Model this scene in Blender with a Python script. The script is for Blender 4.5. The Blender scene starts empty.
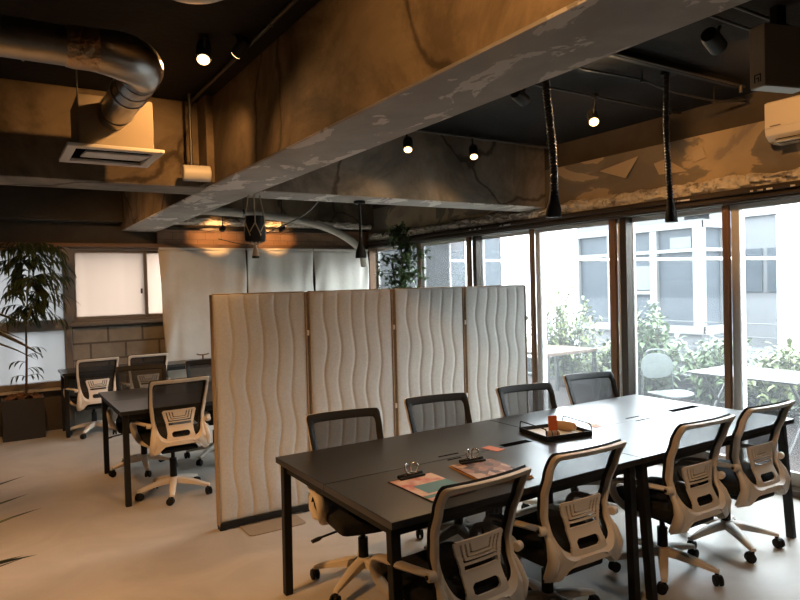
import bpy, bmesh, math, random
from mathutils import Vector, Matrix, Euler, noise
R = math.radians; PI = math.pi
S = bpy.context.scene; COL = S.collection
random.seed(7)

# ------------------------------------------------------------------ helpers
def tag(o, label=None, cat=None, group=None, kind=None):
    if label: o['label'] = label
    if cat: o['category'] = cat
    if group: o['group'] = group
    if kind: o['kind'] = kind
    return o
def thing(name, label, cat, loc=(0, 0, 0), rz=0, group=None):
    o = bpy.data.objects.new(name, None); COL.objects.link(o)
    o.location = loc; o.rotation_euler = (0, 0, rz); o.empty_display_size = .05
    return tag(o, label, cat, group)
def obj(name, bm, mats, parent=None, smooth=35, bevel=0, seg=2):
    bmesh.ops.recalc_face_normals(bm, faces=bm.faces[:])
    me = bpy.data.meshes.new(name); bm.to_mesh(me); bm.free()
    for m in (mats if isinstance(mats, (list, tuple)) else [mats]): me.materials.append(m)
    if smooth is not None:
        for p in me.polygons: p.use_smooth = True
        me.set_sharp_from_angle(angle=R(smooth))
    o = bpy.data.objects.new(name, me); COL.objects.link(o)
    if parent: o.parent = parent
    if bevel:
        b = o.modifiers.new('bevel', 'BEVEL'); b.width = bevel; b.segments = seg; b.limit_method = 'ANGLE'; b.angle_limit = R(40)
    return o
def struct(name, bm, m, **k):
    o = obj(name, bm, m, **k); o['kind'] = 'structure'; return o
def copy_tree(o, parent=None):
    c = o.copy(); COL.objects.link(c); c.parent = parent
    if parent: c.matrix_parent_inverse = o.matrix_parent_inverse
    for ch in list(KIDS[o.name]) if o.name in KIDS else kids(o): copy_tree(ch, c)
    return c
KIDS = {}
def kids(o): return [x for x in bpy.data.objects if x.parent == o]
def BM(): return bmesh.new()
def box(bm, c, s, rot=None, mi=0):
    M = Matrix.Translation(c)
    if rot is not None: M = M @ Euler(rot).to_matrix().to_4x4()
    M = M @ Matrix.Diagonal((s[0], s[1], s[2], 1))
    r = bmesh.ops.create_cube(bm, size=1, matrix=M)
    for v in r['verts']:
        for f in v.link_faces: f.material_index = mi
    return bm
def bx(bm, a, b, mi=0):
    return box(bm, [(a[i] + b[i]) / 2 for i in range(3)], [abs(b[i] - a[i]) for i in range(3)], mi=mi)
def frame_of(d):
    d = Vector(d).normalized(); u = Vector((0, 0, 1)) if abs(d.z) < .95 else Vector((1, 0, 0))
    a = d.cross(u).normalized(); return d, a, a.cross(d).normalized()
def tube(bm, pts, r, seg=8, cap=True, mi=0, flat=None):
    """sweep; r a number or list; flat=(ra,rb) elliptical section"""
    pts = [Vector(p) for p in pts]; n = len(pts); rings = []; pa = None
    for i, p in enumerate(pts):
        d = (pts[min(i + 1, n - 1)] - pts[max(i - 1, 0)])
        if d.length < 1e-9: d = Vector((0, 0, 1))
        d.normalize()
        if pa is None: d, a, b = frame_of(d)
        else:
            a = pa - d * pa.dot(d)
            a = a.normalized() if a.length > 1e-6 else frame_of(d)[1]
            b = a.cross(d)
        pa = a
        ri = r[i] if isinstance(r, (list, tuple)) else r
        ra, rb = (ri * flat[0], ri * flat[1]) if flat else (ri, ri)
        rings.append([bm.verts.new(p + a * ra * math.cos(t) + b * rb * math.sin(t)) for t in [2 * PI * k / seg for k in range(seg)]])
    for i in range(n - 1):
        for k in range(seg):
            f = bm.faces.new((rings[i][k], rings[i][(k + 1) % seg], rings[i + 1][(k + 1) % seg], rings[i + 1][k])); f.material_index = mi
    if cap:
        for q in (rings[0][::-1], rings[-1]):
            f = bm.faces.new(q); f.material_index = mi
    return bm
def cyl(bm, a, b, r0, r1=None, seg=16, mi=0):
    return tube(bm, [a, b], [r0, r0 if r1 is None else r1], seg, mi=mi)
def lathe(bm, prof, c=(0, 0, 0), seg=20, mi=0):
    c = Vector(c); rings = []
    for r, z in prof:
        rings.append([bm.verts.new(c + Vector((r * math.cos(2 * PI * k / seg), r * math.sin(2 * PI * k / seg), z))) for k in range(seg)])
    for i in range(len(rings) - 1):
        for k in range(seg):
            f = bm.faces.new((rings[i][k], rings[i][(k + 1) % seg], rings[i + 1][(k + 1) % seg], rings[i + 1][k])); f.material_index = mi
    for q in (rings[0][::-1], rings[-1]): bm.faces.new(q).material_index = mi
    return bm
def spline(pts, n=6, closed=False):
    P = [Vector(p) for p in pts]; N = len(P); out = []
    for i in range(N if closed else N - 1):
        if closed: p0, p1, p2, p3 = P[(i - 1) % N], P[i], P[(i + 1) % N], P[(i + 2) % N]
        else: p0, p1, p2, p3 = P[max(i - 1, 0)], P[i], P[i + 1], P[min(i + 2, N - 1)]
        for k in range(n):
            t = k / n
            out.append(.5 * ((2 * p1) + (p2 - p0) * t + (2 * p0 - 5 * p1 + 4 * p2 - p3) * t * t + (3 * p1 - p0 - 3 * p2 + p3) * t ** 3))
    if not closed: out.append(P[-1])
    return out
def resample(pts, n):
    P = [Vector(p) for p in pts]; L = [0]
    for a, b in zip(P, P[1:]): L.append(L[-1] + (b - a).length)
    out = []; j = 0
    for k in range(n):
        s = L[-1] * k / (n - 1)
        while j < len(L) - 2 and L[j + 1] < s: j += 1
        t = (s - L[j]) / max(L[j + 1] - L[j], 1e-9); out.append(P[j].lerp(P[j + 1], min(1, t)))
    return out
def leaf(bm, p, d, L, w, droop=.3, mi=0, up=None, n=3):
    """a tapered leaf blade of n segments with a folded midrib"""
    p = Vector(p); d = Vector(d).normalized(); u = Vector((0, 0, 1)) if up is None else Vector(up)
    s = d.cross(u)
    if s.length < 1e-3: s = Vector((1, 0, 0))
    s.normalize(); prev = None; pos = p.copy(); dd = d.copy()
    for i in range(n + 1):
        t = i / n; hw = w * (math.sin(PI * min(1, t * .9 + .1)) ** .8) * .5 if i < n else 0.0004
        up2 = s.cross(dd)
        row = [bm.verts.new(pos - s * hw + up2 * hw * .35), bm.verts.new(pos), bm.verts.new(pos + s * hw + up2 * hw * .35)]
        if prev:
            for a in (0, 1):
                f = bm.faces.new((prev[a], prev[a + 1], row[a + 1], row[a])); f.material_index = mi
        prev = row; pos = pos + dd * (L / n); dd = (dd + Vector((0, 0, -droop / n * 2))).normalized()

# ------------------------------------------------------------------ materials
def lin(c): return tuple(((x / 255) / 12.92 if x <= 10 else ((x / 255 + .055) / 1.055) ** 2.4) for x in c) + (1,)
def mat(name, c, rough=.6, metal=0, spec=.5, **k):
    m = bpy.data.materials.new(name); m.use_nodes = True; b = m.node_tree.nodes['Principled BSDF']
    b.inputs['Base Color'].default_value = c if len(c) == 4 else tuple(c) + (1,)
    b.inputs['Roughness'].default_value = rough; b.inputs['Metallic'].default_value = metal
    b.inputs['Specular IOR Level'].default_value = spec
    return m
def nodes(m): return m.node_tree.nodes, m.node_tree.links, m.node_tree.nodes['Principled BSDF']
def tex_mat(name, stops, scale=3, detail=8, rough=(.6, .8), bump=.15, coord='Object', stretch=(1, 1, 1), dist=.4, spec=.3, metal=0, bscale=None, noise_rough=.6):
    m = mat(name, stops[0][1], rough[0], metal, spec); n, l, b = nodes(m)
    tc = n.new('ShaderNodeTexCoord'); mp = n.new('ShaderNodeMapping'); mp.inputs['Scale'].default_value = stretch
    l.new(tc.outputs[coord], mp.inputs[0])
    nz = n.new('ShaderNodeTexNoise'); nz.inputs['Scale'].default_value = scale; nz.inputs['Detail'].default_value = detail
    nz.inputs['Roughness'].default_value = noise_rough; nz.inputs['Distortion'].default_value = dist
    l.new(mp.outputs[0], nz.inputs['Vector'])
    cr = n.new('ShaderNodeValToRGB'); e = cr.color_ramp.elements
    while len(e) < len(stops): e.new(.5)
    for i, (p, c) in enumerate(stops): e[i].position = p; e[i].color = tuple(c[:3]) + (1,)
    l.new(nz.outputs['Fac'], cr.inputs[0]); l.new(cr.outputs[0], b.inputs['Base Color'])
    mr = n.new('ShaderNodeMapRange'); mr.inputs['To Min'].default_value = rough[0]; mr.inputs['To Max'].default_value = rough[1]
    l.new(nz.outputs['Fac'], mr.inputs[0]); l.new(mr.outputs[0], b.inputs['Roughness'])
    if bump:
        n2 = n.new('ShaderNodeTexNoise'); n2.inputs['Scale'].default_value = bscale or scale * 6; n2.inputs['Detail'].default_value = 6
        l.new(mp.outputs[0], n2.inputs['Vector'])
        bp = n.new('ShaderNodeBump'); bp.inputs['Strength'].default_value = bump; bp.inputs['Distance'].default_value = .02
        l.new(n2.outputs['Fac'], bp.inputs['Height']); l.new(bp.outputs[0], b.inputs['Normal'])
    return m
M = {}
M['floor'] = tex_mat('polished concrete floor', [(.3, (.36, .33, .29)), (.5, (.42, .385, .34)), (.7, (.48, .445, .40))], 1.6, 10, (.38, .6), .04, dist=1.2, spec=.4)
M['ceiling'] = tex_mat('black painted slab', [(.3, (0.0035, 0.0032, 0.0030)), (.7, (0.0060, 0.0055, 0.0050))], 4, 6, (.7, .9), .2)
M['beam_side'] = tex_mat('stained raw concrete', [(.28, (.06, .043, .027)), (.42, (.14, .105, .068)), (.6, (.19, .143, .093)), (.75, (.25, .195, .135))], 1.7, 12, (.75, .95), .25, dist=.8, stretch=(1, .7, 1.3))
def stain(m, amount=.75):
    n, l, b = nodes(m); tc = n.new('ShaderNodeTexCoord'); src = b.inputs['Base Color'].links[0].from_socket
    nz = n.new('ShaderNodeTexNoise'); nz.inputs['Scale'].default_value = 1.1; nz.inputs['Detail'].default_value = 9; nz.inputs['Roughness'].default_value = .68; nz.inputs['Distortion'].default_value = 1.2
    l.new(tc.outputs['Object'], nz.inputs['Vector'])
    cr = n.new('ShaderNodeValToRGB'); e = cr.color_ramp.elements; e[0].position = .40; e[0].color = (.32, .30, .28, 1); e[1].position = .56; e[1].color = (1, 1, 1, 1); l.new(nz.outputs['Fac'], cr.inputs[0])
    mx = n.new('ShaderNodeMix'); mx.data_type = 'RGBA'; mx.blend_type = 'MULTIPLY'; mx.inputs['Factor'].default_value = amount; l.new(src, mx.inputs[6]); l.new(cr.outputs[0], mx.inputs[7])
    # hairline cracks
    n3 = n.new('ShaderNodeTexNoise'); n3.inputs['Scale'].default_value = 3; n3.inputs['Detail'].default_value = 6; l.new(tc.outputs['Object'], n3.inputs['Vector'])
    ad = n.new('ShaderNodeMix'); ad.data_type = 'VECTOR'; ad.inputs['Factor'].default_value = .22; l.new(tc.outputs['Object'], ad.inputs[4]); l.new(n3.outputs['Color'], ad.inputs[5])
    v = n.new('ShaderNodeTexVoronoi'); v.feature = 'DISTANCE_TO_EDGE'; v.inputs['Scale'].default_value = .9; l.new(ad.outputs[1], v.inputs['Vector'])
    c2 = n.new('ShaderNodeValToRGB'); e = c2.color_ramp.elements; e[0].position = .004; e[0].color = (.25, .22, .2, 1); e[1].position = .014; e[1].color = (1, 1, 1, 1); l.new(v.outputs['Distance'], c2.inputs[0])
    m2 = n.new('ShaderNodeMix'); m2.data_type = 'RGBA'; m2.blend_type = 'MULTIPLY'; m2.inputs['Factor'].default_value = .8; l.new(mx.outputs[2], m2.inputs[6]); l.new(c2.outputs[0], m2.inputs[7]); l.new(m2.outputs[2], b.inputs['Base Color'])
stain(M['beam_side'])
def peel_mat():
    m = tex_mat('grey concrete with peeled paint', [(.35, (.34, .315, .28)), (.65, (.47, .44, .40))], 2.2, 10, (.7, .9), .2, dist=.6)
    n, l, b = nodes(m)
    tc = n.new('ShaderNodeTexCoord'); nz = n.new('ShaderNodeTexNoise'); nz.inputs['Scale'].default_value = 3.4; nz.inputs['Detail'].default_value = 10; nz.inputs['Roughness'].default_value = .62
    nz.inputs['Distortion'].default_value = .5
    mp = n.new('ShaderNodeMapping'); mp.inputs['Scale'].default_value = (1.6, .8, 1); l.new(tc.outputs['Object'], mp.inputs[0]); l.new(mp.outputs[0], nz.inputs['Vector'])
    cr = n.new('ShaderNodeValToRGB'); cr.color_ramp.elements[0].position = .545; cr.color_ramp.elements[1].position = .560
    l.new(nz.outputs['Fac'], cr.inputs[0])
    mx = n.new('ShaderNodeMix'); mx.data_type = 'RGBA'; l.new(cr.outputs[0], mx.inputs['Factor'])
    src = b.inputs['Base Color'].links[0].from_socket; l.new(src, mx.inputs[6]); mx.inputs[7].default_value = (.72, .685, .63, 1)
    l.new(mx.outputs[2], b.inputs['Base Color']); return m
M['peel'] = peel_mat()
M['lintel'] = tex_mat('lintel concrete with torn plaster', [(.40, (.17, .14, .105)), (.485, (.21, .175, .13)), (.50, (.42, .32, .20)), (.62, (.36, .28, .18)), (.66, (.25, .20, .15))], 1.5, 9, (.8, .95), .25, dist=.9, stretch=(1, .8, 1.5), noise_rough=.5)
M['cross'] = tex_mat('grey brown concrete', [(.3, (0.1755, 0.1553, 0.1283)), (.5, (0.2835, 0.2497, 0.2025)), (.68, (0.3645, 0.3240, 0.2700))], 2, 11, (.8, .95), .25, dist=.7)
M['plaster_rag'] = tex_mat('broken plaster edge', [(.34, (.22, .18, .14)), (.44, (.58, .52, .44)), (.6, (.72, .66, .58))], 14, 6, (.85, 1), .5, dist=.3)
M['wall'] = tex_mat('dark grey brown wall', [(.3, (.05, .04, .03)), (.7, (.09, .074, .056))], 2, 8, (.8, .95), .2)
M['rear_wall'] = tex_mat('brown grey wall', [(.3, (.10, .08, .06)), (.7, (.16, .13, .10))], 2, 8, (.8, .95), .2)
stain(M['cross'], .6)
def brick_mat(name, c1, c2, mortar, w=.36, h=.19, ms=.012, off=.5, rough=.9, bump=.5, axis='XZ'):
    m = mat(name, c1, rough, 0, .2); n, l, b = nodes(m)
    tc = n.new('ShaderNodeTexCoord'); sp = n.new('ShaderNodeSeparateXYZ'); cb = n.new('ShaderNodeCombineXYZ')
    l.new(tc.outputs['Object'], sp.inputs[0]); l.new(sp.outputs[axis[0]], cb.inputs[0]); l.new(sp.outputs[axis[1]], cb.inputs[1])
    br = n.new('ShaderNodeTexBrick'); br.inputs['Scale'].default_value = 1; br.inputs['Brick Width'].default_value = w; br.inputs['Row Height'].default_value = h
    br.inputs['Mortar Size'].default_value = ms; br.offset = off; br.inputs['Bias'].default_value = 0
    br.inputs['Color1'].default_value = tuple(c1) + (1,); br.inputs['Color2'].default_value = tuple(c2) + (1,); br.inputs['Mortar'].default_value = tuple(mortar) + (1,)
    l.new(cb.outputs[0], br.inputs[0])
    nz = n.new('ShaderNodeTexNoise'); nz.inputs['Scale'].default_value = 6; nz.inputs['Detail'].default_value = 8; l.new(tc.outputs['Object'], nz.inputs['Vector'])
    mx = n.new('ShaderNodeMix'); mx.data_type = 'RGBA'; mx.blend_type = 'MULTIPLY'; mx.inputs['Factor'].default_value = .7
    l.new(br.outputs['Color'], mx.inputs[6]); l.new(nz.outputs['Color'], mx.inputs[7])
    bw = n.new('ShaderNodeRGBToBW'); l.new(nz.outputs['Color'], bw.inputs[0])
    mr = n.new('ShaderNodeMapRange'); mr.inputs['From Min'].default_value = .3; mr.inputs['From Max'].default_value = .7; mr.inputs['To Min'].default_value = .55; mr.inputs['To Max'].default_value = 1.2
    l.new(bw.outputs[0], mr.inputs[0]); l.new(mr.outputs[0], mx.inputs[7])
    l.new(mx.outputs[2], b.inputs['Base Color'])
    bp = n.new('ShaderNodeBump'); bp.inputs['Strength'].default_value = bump; bp.inputs['Distance'].default_value = .01; bp.invert = True
    l.new(br.outputs['Fac'], bp.inputs['Height']); l.new(bp.outputs[0], b.inputs['Normal'])
    return m
M['block'] = brick_mat('old concrete block wall', (.33, .29, .235), (.27, .235, .19), (.14, .12, .1), .38, .19)
M['red_brick'] = brick_mat('tan brick ledge', (.36, .215, .135), (.33, .195, .12), (.24, .15, .10), .2, .09, .004)
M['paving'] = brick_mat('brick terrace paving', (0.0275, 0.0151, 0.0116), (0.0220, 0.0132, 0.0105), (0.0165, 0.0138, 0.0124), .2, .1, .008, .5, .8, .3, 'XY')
M['bronze'] = mat('dark bronze window frame', (.055, .042, .032), .45, .3)
M['wood_frame'] = tex_mat('brown painted frame', [(.3, (0.1785, 0.0956, 0.0510)), (.7, (0.2550, 0.1402, 0.0765))], 5, 6, (.4, .6), .05, stretch=(4, 4, .5))
M['alu'] = mat('grey aluminium', (.72, .71, .69), .5, 0)
M['taupe'] = mat('taupe painted frame', (.17, .145, .12), .55, 0)
M['white_ledge'] = mat('pale ledge', (.45, .41, .36), .7)
M['plastic'] = mat('beige grey plastic', (.66, .585, .50), .48)
M['black_fabric'] = tex_mat('black seat fabric', [(.3, (.012, .012, .012)), (.7, (.022, .021, .02))], 60, 3, (.85, .95), .1)
M['black_plastic'] = mat('black plastic', (.010, .010, .010), .6, 0, .2)
M['black_metal'] = mat('black powder coated steel', (.009, .009, .009), .55, 0, .3)
M['table'] = tex_mat('black laminate', [(.3, (.009, .0085, .008)), (.7, (.013, .012, .011))], 3, 8, (.27, .33), .008, dist=1, spec=.8)
M['slot'] = mat('black slot', (.004, .004, .004), .9, 0, 0)
M['silver'] = mat('polished steel', (.6, .6, .58), .25, 1)
M['dark_metal'] = mat('gunmetal clip', (.12, .12, .12), .35, .8)
def mesh_mat():
    m = bpy.data.materials.new('black chair mesh'); m.use_nodes = True; n, l = m.node_tree.nodes, m.node_tree.links
    b = n['Principled BSDF']; b.inputs['Base Color'].default_value = (.014, .014, .015, 1); b.inputs['Roughness'].default_value = .7
    t = n.new('ShaderNodeBsdfTransparent'); mx = n.new('ShaderNodeMixShader'); mx.inputs[0].default_value = .78
    l.new(t.outputs[0], mx.inputs[1]); l.new(b.outputs[0], mx.inputs[2]); l.new(mx.outputs[0], n['Material Output'].inputs[0]); return m
M['mesh'] = mesh_mat()
M['panel'] = tex_mat('quilted grey beige fabric', [(.3, (.475, .46, .425)), (.7, (.555, .54, .50))], 90, 4, (.9, 1), .12, spec=.1)
M['foot'] = mat('buff foot plate', (.27, .215, .155), .55)
M['panel_edge'] = tex_mat('brown edge tape', [(.3, (.30, .225, .15)), (.7, (.37, .28, .19))], 30, 4, (.8, .9), .1)
M['curtain'] = tex_mat('off white curtain fabric', [(.3, (0.5750, 0.5347, 0.4715)), (.7, (0.6440, 0.5980, 0.5290))], 4, 6, (.9, 1), .08, spec=.1, dist=.5)
M['duct'] = tex_mat('galvanised steel duct', [(.3, (.34, .32, .29)), (.7, (.46, .44, .41))], 6, 5, (.26, .42), .03, metal=1, dist=1)
M['tape'] = tex_mat('crinkled foil tape', [(.3, (.42, .30, .2)), (.7, (.58, .44, .31))], 10, 5, (.2, .4), .9, metal=.9, bscale=25, dist=1.5)
M['white_plastic'] = mat('white plastic', (.55, .53, .49), .5)
M['vent'] = mat('grey white vent', (0.5880, 0.5600, 0.5180), .5)
M['plenum'] = mat('buff duct board', (.30, .25, .18), .8)
M['ac'] = mat('cream air conditioner', (.62, .55, .45), .45)
M['taupe_box'] = mat('taupe metal box', (0.3910, 0.3230, 0.2465), .55)
M['pipe'] = tex_mat('off white pipe', [(.3, (.40, .36, .3)), (.7, (.52, .47, .4))], 8, 4, (.5, .7), .05)
M['cord'] = mat('black rubber cord', (.012, .011, .010), .42)
M['conduit'] = mat('grey conduit', (0.0800, 0.0750, 0.0700), .45, .6)
def emis(name, c, s):
    m = bpy.data.materials.new(name); m.use_nodes = True; n = m.node_tree.nodes
    b = n['Principled BSDF']; b.inputs['Base Color'].default_value = (0, 0, 0, 1); b.inputs['Emission Color'].default_value = c + (1,); b.inputs['Emission Strength'].default_value = s; return m
M['lamp'] = emis('lit warm lamp', (1, .62, .27), 4.5)
M['leaf_dark'] = tex_mat('dark green leaf', [(.3, (0.0108, 0.0210, 0.0072)), (.7, (0.0240, 0.0450, 0.0150))], 3, 4, (.4, .6), 0, spec=.5)
M['leaf_mid'] = tex_mat('mid green leaf', [(.3, (.04, .085, .02)), (.7, (.09, .15, .04))], 5, 4, (.4, .6), 0, spec=.4)
M['leaf_out'] = tex_mat('pale garden leaf', [(.3, (0.0297, 0.0567, 0.0162)), (.55, (0.0648, 0.1026, 0.0365)), (.75, (0.1350, 0.1755, 0.0810))], 9, 4, (.45, .65), 0, spec=.4)
M['leaf_out2'] = tex_mat('yellow green garden leaf', [(.3, (0.0459, 0.0702, 0.0189)), (.55, (0.1013, 0.1242, 0.0405)), (.75, (0.1890, 0.1958, 0.0945))], 9, 4, (.45, .65), 0, spec=.4)
M['leaf_edge'] = mat('yellow leaf edge', (.20, .17, .04), .5)
M['stem'] = mat('brown stem', (.07, .045, .025), .8)
M['soil'] = tex_mat('bark mulch', [(.35, (.05, .025, .012)), (.65, (.22, .11, .05))], 25, 5, (.9, 1), .8)
M['planter'] = mat('dark planter', (.018, .015, .012), .6)
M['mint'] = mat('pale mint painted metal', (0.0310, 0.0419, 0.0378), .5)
M['teak'] = tex_mat('pale teak boards', [(.3, (0.0600, 0.0400, 0.0275)), (.7, (0.0850, 0.0575, 0.0400))], 6, 5, (.6, .8), .05, stretch=(1, 8, 1))
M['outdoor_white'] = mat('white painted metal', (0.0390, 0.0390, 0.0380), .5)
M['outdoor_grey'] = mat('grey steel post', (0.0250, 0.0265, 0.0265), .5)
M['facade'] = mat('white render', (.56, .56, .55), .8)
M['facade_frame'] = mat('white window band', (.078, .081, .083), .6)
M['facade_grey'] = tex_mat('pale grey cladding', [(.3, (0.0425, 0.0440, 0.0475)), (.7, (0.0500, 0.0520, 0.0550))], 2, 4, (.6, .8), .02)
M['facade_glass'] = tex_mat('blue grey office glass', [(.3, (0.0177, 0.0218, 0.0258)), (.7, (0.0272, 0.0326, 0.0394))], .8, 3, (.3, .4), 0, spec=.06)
M['blind'] = mat('pale blind', (0.0450, 0.0525, 0.0600), .7)
M['wood_dark'] = mat('brown wood trim', (.16, .085, .04), .6)
M['orange'] = mat('orange card', (.55, .13, .04), .6)
M['orange_pale'] = mat('pale orange card', (.62, .30, .18), .6)
M['holder'] = mat('turned wood', (.36, .22, .13), .5)
M['bread'] = mat('tan paper roll', (.52, .33, .17), .6)
M['paper'] = mat('white paper', (.70, .70, .68), .7)
M['clipboard'] = mat('dark clipboard', (.035, .025, .02), .6)
def poster_mat(name, kind):
    m = mat(name, (.7, .4, .35), .55); n, l, b = nodes(m); tc = n.new('ShaderNodeTexCoord')
    if kind == 'pink':
        nz = n.new('ShaderNodeTexNoise'); nz.inputs['Scale'].default_value = 14; nz.inputs['Detail'].default_value = 5; l.new(tc.outputs['Object'], nz.inputs['Vector'])
        cr = n.new('ShaderNodeValToRGB'); e = cr.color_ramp.elements; e[0].position = .42; e[0].color = (.72, .50, .38, 1); e[1].position = .6; e[1].color = (.55, .16, .13, 1)
        l.new(nz.outputs['Fac'], cr.inputs[0]); l.new(cr.outputs[0], b.inputs['Base Color'])
    else:
        v = n.new('ShaderNodeTexVoronoi'); v.inputs['Scale'].default_value = 28; l.new(tc.outputs['Object'], v.inputs['Vector'])
        cr = n.new('ShaderNodeValToRGB'); e = cr.color_ramp.elements; e[0].position = .1; e[0].color = (.06, .035, .03, 1); e[1].position = .9; e[1].color = (.50, .33, .22, 1); k = e.new(.5); k.color = (.27, .11, .07, 1)
        bw = n.new('ShaderNodeRGBToBW'); l.new(v.outputs['Color'], bw.inputs[0]); l.new(bw.outputs[0], cr.inputs[0]); l.new(cr.outputs[0], b.inputs['Base Color'])
    return m
M['pink'] = poster_mat('pink printed sheet', 'pink'); M['mosaic'] = poster_mat('brown printed magazine', 'm')
M['teal'] = mat('teal print', (.06, .20, .21), .55); M['yellow'] = mat('mustard paper edge', (.55, .28, .04), .6)
M['cotton'] = mat('cotton cord', (.50, .40, .28), .9)
def glass_mat(wired):
    m = bpy.data.materials.new('wired window glass' if wired else 'clear glass'); m.use_nodes = True; n, l = m.node_tree.nodes, m.node_tree.links
    n.remove(n['Principled BSDF']); out = n['Material Output']
    t = n.new('ShaderNodeBsdfTransparent'); t.inputs[0].default_value = (.95, .97, .97, 1)
    g = n.new('ShaderNodeBsdfGlossy'); g.inputs['Roughness'].default_value = .02
    fr = n.new('ShaderNodeFresnel'); fr.inputs['IOR'].default_value = 1.25
    mx = n.new('ShaderNodeMixShader'); l.new(fr.outputs[0], mx.inputs[0]); l.new(t.outputs[0], mx.inputs[1]); l.new(g.outputs[0], mx.inputs[2])
    tr = n.new('ShaderNodeBsdfTranslucent'); tr.inputs[0].default_value = (.8, .83, .85, 1)
    hz = n.new('ShaderNodeMixShader'); l.new(mx.outputs[0], hz.inputs[1]); l.new(tr.outputs[0], hz.inputs[2])
    tc = n.new('ShaderNodeTexCoord'); sp = n.new('ShaderNodeSeparateXYZ'); l.new(tc.outputs['Object'], sp.inputs[0])
    def math_(op, a, b=None):
        k = n.new('ShaderNodeMath'); k.operation = op
        for i, x in enumerate((a, b)):
            if x is None: continue
            if isinstance(x, (int, float)): k.inputs[i].default_value = x
            else: l.new(x, k.inputs[i])
        return k.outputs[0]
    s1 = math_('ADD', sp.outputs['Y'], sp.outputs['Z']); s2 = math_('SUBTRACT', sp.outputs['Y'], sp.outputs['Z'])
    w1 = math_('LESS_THAN', math_('FRACT', math_('MULTIPLY', s1, 44)), .16); w2 = math_('LESS_THAN', math_('FRACT', math_('MULTIPLY', s2, 44)), .10)
    low = math_('LESS_THAN', sp.outputs['Z'], 1.36)
    f = math_('MULTIPLY', math_('MULTIPLY', math_('MAXIMUM', w1, w2), low), .055)
    f = math_('ADD', f, .015); l.new(f, hz.inputs[0]); l.new(hz.outputs[0], out.inputs[0]); return m
M['glass'] = glass_mat(True)
def frost_mat(name, c):
    m = bpy.data.materials.new(name); m.use_nodes = True; n, l = m.node_tree.nodes, m.node_tree.links
    n.remove(n['Principled BSDF']); tr = n.new('ShaderNodeBsdfTranslucent')
    tc = n.new('ShaderNodeTexCoord'); nz = n.new('ShaderNodeTexNoise'); nz.inputs['Scale'].default_value = 1.4; nz.inputs['Detail'].default_value = 1
    mp = n.new('ShaderNodeMapping'); mp.inputs['Scale'].default_value = (2.5, 1, .12); l.new(tc.outputs['Object'], mp.inputs[0]); l.new(mp.outputs[0], nz.inputs['Vector'])
    cr = n.new('ShaderNodeValToRGB'); e = cr.color_ramp.elements; e[0].position = .35; e[1].position = .7
    e[0].color = tuple(x * .85 for x in c) + (1,); e[1].color = tuple(min(1, x * 1.15) for x in c) + (1,)
    l.new(nz.outputs['Fac'], cr.inputs[0]); l.new(cr.outputs[0], tr.inputs[0])
    g = n.new('ShaderNodeBsdfDiffuse'); g.inputs[0].default_value = (.4, .4, .4, 1); mx = n.new('ShaderNodeMixShader'); mx.inputs[0].default_value = .15
    l.new(tr.outputs[0], mx.inputs[1]); l.new(g.outputs[0], mx.inputs[2]); l.new(mx.outputs[0], n['Material Output'].inputs[0]); return m
M['frost_warm'] = frost_mat('frosted glass', (.36, .305, .265)); M['frost_cool'] = frost_mat('cool frosted glass', (.225, .22, .215))

# ------------------------------------------------------------------ room shell
W, D, H = 4.70, 8.20, 2.85          # window wall x, back wall y, slab z
XL, YR = -2.6, -1.6                  # left and rear walls
bm = BM(); bx(bm, (XL - .2, YR - .2, -.15), (W + .12, D + .2, 0)); struct('floor', bm, M['floor'], smooth=None)
bm = BM(); bx(bm, (XL - .2, YR - .2, H), (W + .2, D + .2, H + .2)); struct('ceiling', bm, M['ceiling'], smooth=None)
bm = BM(); bx(bm, (XL - .2, YR - .2, 0), (XL, D + .2, H)); struct('wall_left', bm, M['rear_wall'], smooth=None)
bm = BM(); bx(bm, (XL, YR - .2, 0), (W + .2, YR, H)); struct('wall_rear', bm, M['rear_wall'], smooth=None)
# window wall: upper part and the solid stretch behind the camera
bm = BM(); bx(bm, (W - .04, YR, 2.16), (W + .2, D + .2, 2.62)); 
bx(bm, (W, YR, 0), (W + .2, 1.58, 2.2)); bx(bm, (W - .02, D - .16, 0), (W + .2, D + .2, 2.2))
struct('wall_right', bm, M['lintel'], smooth=None)
bm = BM(); bx(bm, (W + .0, YR, 2.60), (W + .2, D + .2, H)); struct('trim_22', bm, M['wall'], smooth=None)
# back wall with openings: left window x -1.6..0.66 (z .5..2.05), window x .82..2.6 (z 1.2..2.05)
bm = BM()
bx(bm, (XL, D, 2.05), (W + .2, D + .2, H)); bx(bm, (XL, D, 0), (-1.62, D + .2, 2.05)); bx(bm, (-1.62, D, 0), (.715, D + .2, .49)); bx(bm, (.715, D, 0), (.755, D + .2, 2.05)); bx(bm, (2.62, D, 0), (W + .2, D + .2, 2.05))
struct('wall_back', bm, M['wall'], smooth=None)
bm = BM(); bx(bm, (.755, D, 0), (2.62, D + .2, 1.19)); struct('wall_back_blockwork', bm, M['block'], smooth=None)
# beams
def concrete_beam(name, a, b, side, bottom, bevel=.008):
    bm = BM(); bx(bm, a, b); bm.normal_update()
    for f in bm.faces:
        f.material_index = 1 if f.normal.z < -.5 else 0
    return struct(name, bm, [side, bottom], smooth=None, bevel=bevel, seg=1)
concrete_beam('trim_1', (1.32, YR, 2.25), (1.72, D, H), M['beam_side'], M['peel'])
concrete_beam('trim_2', (XL, 4.60, 2.25), (1.32, 4.95, H), M['beam_side'], M['cross'])
concrete_beam('trim_3', (1.72, 4.60, 2.25), (W - .04, 4.95, H), M['cross'], M['peel'])
concrete_beam('trim_4', (XL, D - .22, 2.34), (1.32, D, H), M['wall'], M['wall'])
concrete_beam('trim_5', (1.72, D - .22, 2.34), (W - .04, D, H), M['beam_side'], M['cross'])
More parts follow.
